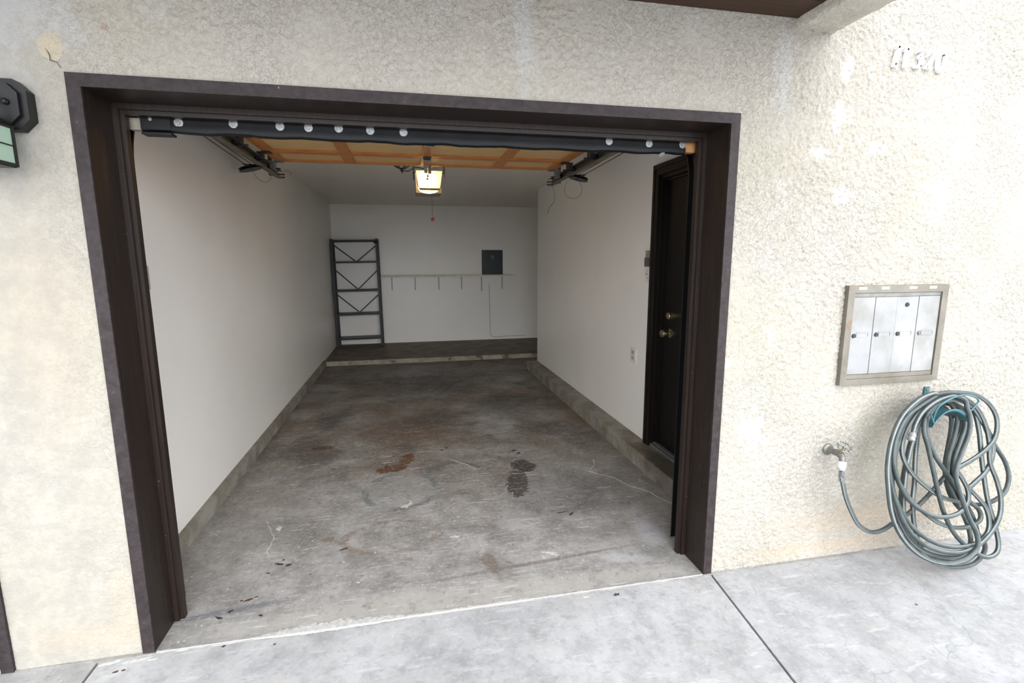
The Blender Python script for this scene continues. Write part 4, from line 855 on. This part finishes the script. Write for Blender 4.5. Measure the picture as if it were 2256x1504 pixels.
for k in range(4):
    x0 = mx0+fwid+.002+k*dw; dd = .0015*(k % 2)
    d = obj('door', B((x0+.001, x0+dw-.0015, yf+.008-dd, yf+.016, mz0+.052, mz1-fwid-.022)), M['mail'], mb, bevel=.0015); d['label'] = ['first', 'second', 'third', 'fourth'][k]+' mailbox door from the left'
    def lock(x, z):
        bm = bmesh.new(); lathe(bm, [(0, 0), (.0105, 0), (.0105, .004), (.0085, .0065), (.0035, .0065), (.0035, .005), (0, .005)], Matrix.Translation((x, yf+.008-dd, z)) @ Matrix.Rotation(math.pi/2, 4, 'X'), 18); obj('lock', bm, M['dark'] if k < 3 else M['alu'], d, smooth=True)
    lock(x0+.022, 1.178-.003*(k < 1))
    if k == 2: lock(x0+.060, 1.322)
    obj('name_slot', B((x0+.036, x0+.108, yf+.006-dd, yf+.008-dd, 1.166, 1.170), (x0+.036, x0+.108, yf+.006-dd, yf+.008-dd, 1.188, 1.192), (x0+.036, x0+.040, yf+.006-dd, yf+.008-dd, 1.170, 1.188), (x0+.104, x0+.108, yf+.006-dd, yf+.008-dd, 1.170, 1.188)), M['mail'], d)
for x in (3.205, 3.335, 3.500, 3.620):
    obj('label_sticker', B((x, x+.045, yf-.0012, yf, mz1-.020, mz1-.008)), M['numb'], mb)

# ================================================================== HOUSE NUMBER 11320
def ribbon(strokes, ox, oz, hgt, slant, mat, name, label, rot=0):
    bm = bmesh.new(); sc = hgt
    for pts, wd in strokes:
        P = catmull([(p[0], 0, p[1]) for p in pts], 8) if len(pts) > 2 else [Vector((p[0], 0, p[1])) for p in pts]
        n = len(P); A = []
        for i, p in enumerate(P):
            t = (P[min(i+1, n-1)]-P[max(i-1, 0)]).normalized(); nr = Vector((-t.z, 0, t.x)); q = i/(n-1)
            w_ = wd[0]*(1-q)*(1-q)+2*wd[1]*q*(1-q)+wd[2]*q*q; w_ = max(w_, .03)/2
            A.append([(p+nr*w_), (p-nr*w_)])
        def W3(v, y):
            x, z = (v.x+slant*v.z)*sc, v.z*sc; return (ox+x*math.cos(rot)-z*math.sin(rot), y, oz+x*math.sin(rot)+z*math.cos(rot))
        vs = [[bm.verts.new(W3(a, -.020)), bm.verts.new(W3(b, -.020)), bm.verts.new(W3(b, -.002)), bm.verts.new(W3(a, -.002))] for a, b in A]
        for a, b in zip(vs, vs[1:]):
            for k in range(4): bm.faces.new((a[k], a[(k+1) % 4], b[(k+1) % 4], b[k]))
        bm.faces.new(vs[0]); bm.faces.new(vs[-1][::-1])
    o = obj(name, bm, mat); o['label'] = label; o['category'] = 'house number'; return o
one = [([(0, 0), (0, 1)], (.20, .20, .20)), ([(0, .98), (-.16, .86)], (.14, .08, .04))]
three = [([(-.22, .84), (-.12, .97), (.08, .98), (.22, .96)], (.05, .13, .10)), ([(.22, .96), (.05, .72), (-.04, .60)], (.10, .12, .10)), ([(-.04, .60), (.18, .56), (.24, .32), (.10, .08), (-.10, .02), (-.26, .12)], (.10, .30, .05))]
two = [([(-.20, .70), (-.16, .90), (.02, .99), (.20, .86), (.16, .60), (-.02, .30), (-.22, .08)], (.05, .24, .08)), ([(-.24, .05), (-.06, .10), (.10, .02), (.26, .12)], (.10, .16, .08))]
zero = [([(0, 1.0), (.20, .86), (.25, .50), (.18, .14), (0, 0), (-.18, .14), (-.25, .50), (-.20, .86), (0, 1.0)], (.12, .17, .12))]
hn = 'metal digits of the house number on the stucco'
dig = []
dig.append(ribbon(one, 3.280, 2.403, .088, .12, M['numb'], 'house_number', 'white metal digit 1 farthest left, tilted, with a dark screw at its foot', -.06))
dig.append(ribbon(one, 3.340, 2.404, .080, .05, M['numb'], 'house_number', 'white upright metal digit 1 between the tilted 1 and the 3'))
dig.append(ribbon(three, 3.406, 2.408, .073, .10, M['numb'], 'house_number', 'white metal digit 3 in the middle of the house number'))
dig.append(ribbon(two, 3.468, 2.405, .075, .10, M['numb'], 'house_number', 'white metal digit 2 between the 3 and the 0 of the house number'))
dig.append(ribbon(zero, 3.537, 2.400, .081, .06, M['numb'], 'house_number', 'white metal digit 0 at the right end of the house number'))
for o in dig: o['group'] = hn
for o, (x, z, r_) in zip((dig[0], dig[2], dig[4]), ((3.281, 2.413, .0055), (3.418, 2.414, .004), (3.541, 2.468, .0025))):
    bm = bmesh.new(); cyl(bm, (x, -.023, z), (x, -.012, z), r_, seg=12); obj('screw', bm, M['dark'], o, smooth=True)

# ================================================================== HOSE BIB, HOSE, HANGER
sp = empty('outdoor_tap', (3.145, 0, .596), 'old cast metal outdoor tap with round handwheel on the stucco wall', 'tap')
bm = bmesh.new(); lathe(bm, [(0, 0), (.030, 0), (.029, .006), (.019, .012), (.015, .03), (.015, .055), (0, .056)], Matrix.Translation((3.143, -.002, .596)) @ Matrix.Rotation(math.pi/2, 4, 'X'), 20)
obj('flange', bm, M['alu'], sp, smooth=True)
bm = bmesh.new(); tube(bm, catmull([(3.143, -.045, .598), (3.138, -.075, .602), (3.134, -.098, .592), (3.132, -.106, .568)], 6), [.015]*3+[.017]*8+[.014]*8, 14); obj('body', bm, M['alu'], sp, smooth=True)
wc = Vector((3.124, -.118, .650)); ax = Vector((-.10, -.62, .80)).normalized(); q = ax.to_track_quat('Z', 'Y').to_matrix().to_4x4()
bm = bmesh.new(); cyl(bm, (3.136, -.085, .604), wc, .010, .007, 14); obj('stem', bm, M['brass'], sp, smooth=True)
bm = bmesh.new(); n = 48; P = []
for k in range(n+1):
    t = 2*math.pi*k/n; rr = .029+.0035*math.cos(8*t); P.append(Matrix.Translation(wc) @ q @ Vector((rr*math.cos(t), rr*math.sin(t), 0)))
tube(bm, P, .0040, 6, cap=False)
for k in range(4):
    t = math.pi/4+k*math.pi/2; a = Matrix.Translation(wc) @ q; tube(bm, [a @ Vector((0, 0, 0)), a @ Vector((.028*math.cos(t), .028*math.sin(t), 0))], .0036, 6)
lathe(bm, [(0, -.005), (.009, -.005), (.008, .005), (0, .006)], Matrix.Translation(wc) @ q, 12)
obj('handwheel', bm, M['alu'], sp, smooth=True)
HOSE_TOP = [(3.132, -.106, .572), (3.128, -.110, .548), (3.123, -.117, .522), (3.116, -.127, .500), (3.115, -.136, .478)]
bm = bmesh.new(); PP = catmull(HOSE_TOP, 8); 
hs = empty('garden_hose', (3.70, -.2, 0), 'long grey green garden hose coiled in tangled loops on its wall hanger', 'hose')
lathe(bm, [(0, 0), (.015, 0), (.0175, .004), (.0175, .026), (.014, .034), (.012, .044), (0, .044)], frame_at(HOSE_TOP[0], HOSE_TOP[2])[0], 16)
obj('tap_coupling', bm, M['numb'], hs, smooth=True)
bm = bmesh.new(); S_ = PP[11:]; P = []
m_ = len(S_)
for k in range(200):
    t = k/199; i = t*(m_-1); a = S_[int(i)]; b = S_[min(int(i)+1, m_-1)]; p = a.lerp(b, i-int(i)); d = (S_[-1]-S_[0]).normalized(); u = d.orthogonal().normalized(); v = d.cross(u)
    P.append(p+(u*math.cos(t*2*math.pi*8)+v*math.sin(t*2*math.pi*8))*.0145)
tube(bm, P, .0016, 6); obj('spring_guard', bm, M['zinc'], hs, smooth=True)
bm = bmesh.new(); tube(bm, catmull(HOSE_TOP[1:-1]+HOSE[:], 7), .0103, 10, uv=True)
obj('hose_tube', bm, M['hose'], hs, smooth=True)
e0, e1 = Vector(HOSE[-2]), Vector(HOSE[-1]); dd = (e1-e0).normalized()
bm = bmesh.new(); lathe(bm, [(0, 0), (.0125, 0), (.0135, .006), (.0165, .008), (.0165, .016), (.0145, .018), (.0145, .024), (.0165, .026), (.0165, .036), (.013, .040), (0, .038)], frame_at(e1-dd*.006, e1+dd*.05)[0], 18)
obj('end_coupling', bm, M['zinc'], hs, smooth=True)
hh = empty('hose_hanger', (3.70, 0, .80), 'teal metal hose hanger bracket screwed to the wall inside the hose coil', 'hose hanger')
bm = bmesh.new(); rows = []
arc = [(3.556, .735), (3.580, .770), (3.622, .800), (3.664, .812), (3.708, .806), (3.752, .780), (3.778, .750)]
arc = [(p.x, p.z) for p in catmull([(a, 0, b) for a, b in arc], 4)]
for y in (-.004, -.06, -.12, -.172, -.178): rows.append([bm.verts.new((x, y, z+(.012 if y < -.175 else 0))) for x, z in arc])
for a, b in zip(rows, rows[1:]):
    for k in range(len(arc)-1): bm.faces.new((a[k], a[k+1], b[k+1], b[k]))
pl = obj('saddle', bm, M['teal'], hh, smooth=True); md = pl.modifiers.new('thick', 'SOLIDIFY'); md.thickness = .003
obj('wall_tab', B((3.694, 3.724, -.0095, -.0045, .76, .890)), M['teal'], hh, bevel=.006)
bm = bmesh.new(); cyl(bm, (3.709, -.013, .877), (3.709, -.008, .877), .005, seg=12); obj('screw', bm, M['steel'], hh, smooth=True)
bm = bmesh.new()
tube(bm, catmull([(3.560, -.175, .768), (3.553, -.182, .80), (3.575, -.185, .850), (3.660, -.186, .888), (3.745, -.186, .890), (3.803, -.186, .862), (3.790, -.184, .832), (3.752, -.178, .786)], 6), .0042, 8)
tube(bm, [(3.535, -.178, .806), (3.560, -.178, .760)], .0042, 8)
obj('front_guard', bm, M['teal'], hh, smooth=True)

# ================================================================== WALL LANTERN (left edge)
wl = empty('wall_lantern', (-.19, 0, 2.04), 'black metal wall lantern with pale green glass, left of the garage opening', 'lantern')
lx, lz = -.185, 2.048
def octa(hx, hz, ch): return [(lx-hx+ch, lz-hz), (lx+hx-ch, lz-hz), (lx+hx, lz-hz+ch), (lx+hx, lz+hz-ch), (lx+hx-ch, lz+hz), (lx-hx+ch, lz+hz), (lx-hx, lz+hz-ch), (lx-hx, lz-hz+ch)]
obj('back_plate', P_(octa(.088, .078, .034), 'y', -.045, -.004), M['black'], wl, bevel=.004)
obj('raised_plate', P_(octa(.070, .062, .028), 'y', -.058, -.045), M['black'], wl, bevel=.003)
bm = bmesh.new(); lathe(bm, [(0, 0), (.008, 0), (.010, .006), (.006, .012), (0, .013)], Matrix.Translation((-.148, -.058, 2.052)) @ Matrix.Rotation(math.pi/2, 4, 'X'), 14); obj('nut', bm, M['black'], wl, smooth=True)
obj('arm', T(catmull([(lx, -.055, 2.05), (lx, -.10, 2.065), (lx, -.15, 2.05), (lx, -.15, 2.005)], 5), .009, 10), M['black'], wl, smooth=True)
bx, by, hw = -.205, -.15, .072
bm = bmesh.new(); A = [bm.verts.new((bx+s*hw*1.15, by+t*hw*1.15, 1.975)) for s, t in ((-1, -1), (1, -1), (1, 1), (-1, 1))]; C_ = [bm.verts.new((bx+s*.02, by+t*.02, 2.02)) for s, t in ((-1, -1), (1, -1), (1, 1), (-1, 1))]
bm.faces.new(A); bm.faces.new(C_)
for i in range(4): bm.faces.new((A[i], A[(i+1) % 4], C_[(i+1) % 4], C_[i]))
obj('cap', bm, M['black'], wl)
cg = bmesh.new()
for s in (-1, 1):
    for t in (-1, 1): box(cg, bx+s*hw-.005, bx+s*hw+.005, by+t*hw-.005, by+t*hw+.005, 1.848, 1.975)
for z in (1.848, 1.910, 1.965):
    for s in (-1, 1):
        box(cg, bx-hw, bx+hw, by+s*hw-.004, by+s*hw+.004, z, z+(.010 if z != 1.910 else .004)); box(cg, bx+s*hw-.004, bx+s*hw+.004, by-hw, by+hw, z, z+(.010 if z != 1.910 else .004))
box(cg, bx-hw, bx+hw, by-hw, by+hw, 1.845, 1.850)
obj('cage', cg, M['black'], wl)
for s in (-1, 1):
    obj('pane', B((bx-hw+.006, bx+hw-.006, by+s*hw-.0012, by+s*hw+.0012, 1.858, 1.965)), M['lglass'], wl)
    obj('pane', B((bx+s*hw-.0012, bx+s*hw+.0012, by-hw+.006, by+hw-.006, 1.858, 1.965)), M['lglass'], wl)
bm = bmesh.new(); lathe(bm, [(0, 0), (.012, 0), (.012, .03), (.024, .06), (.022, .08), (0, .095)], Matrix.Translation((bx, by, 1.85)), 14); obj('bulb', bm, M['white'], wl, smooth=True)
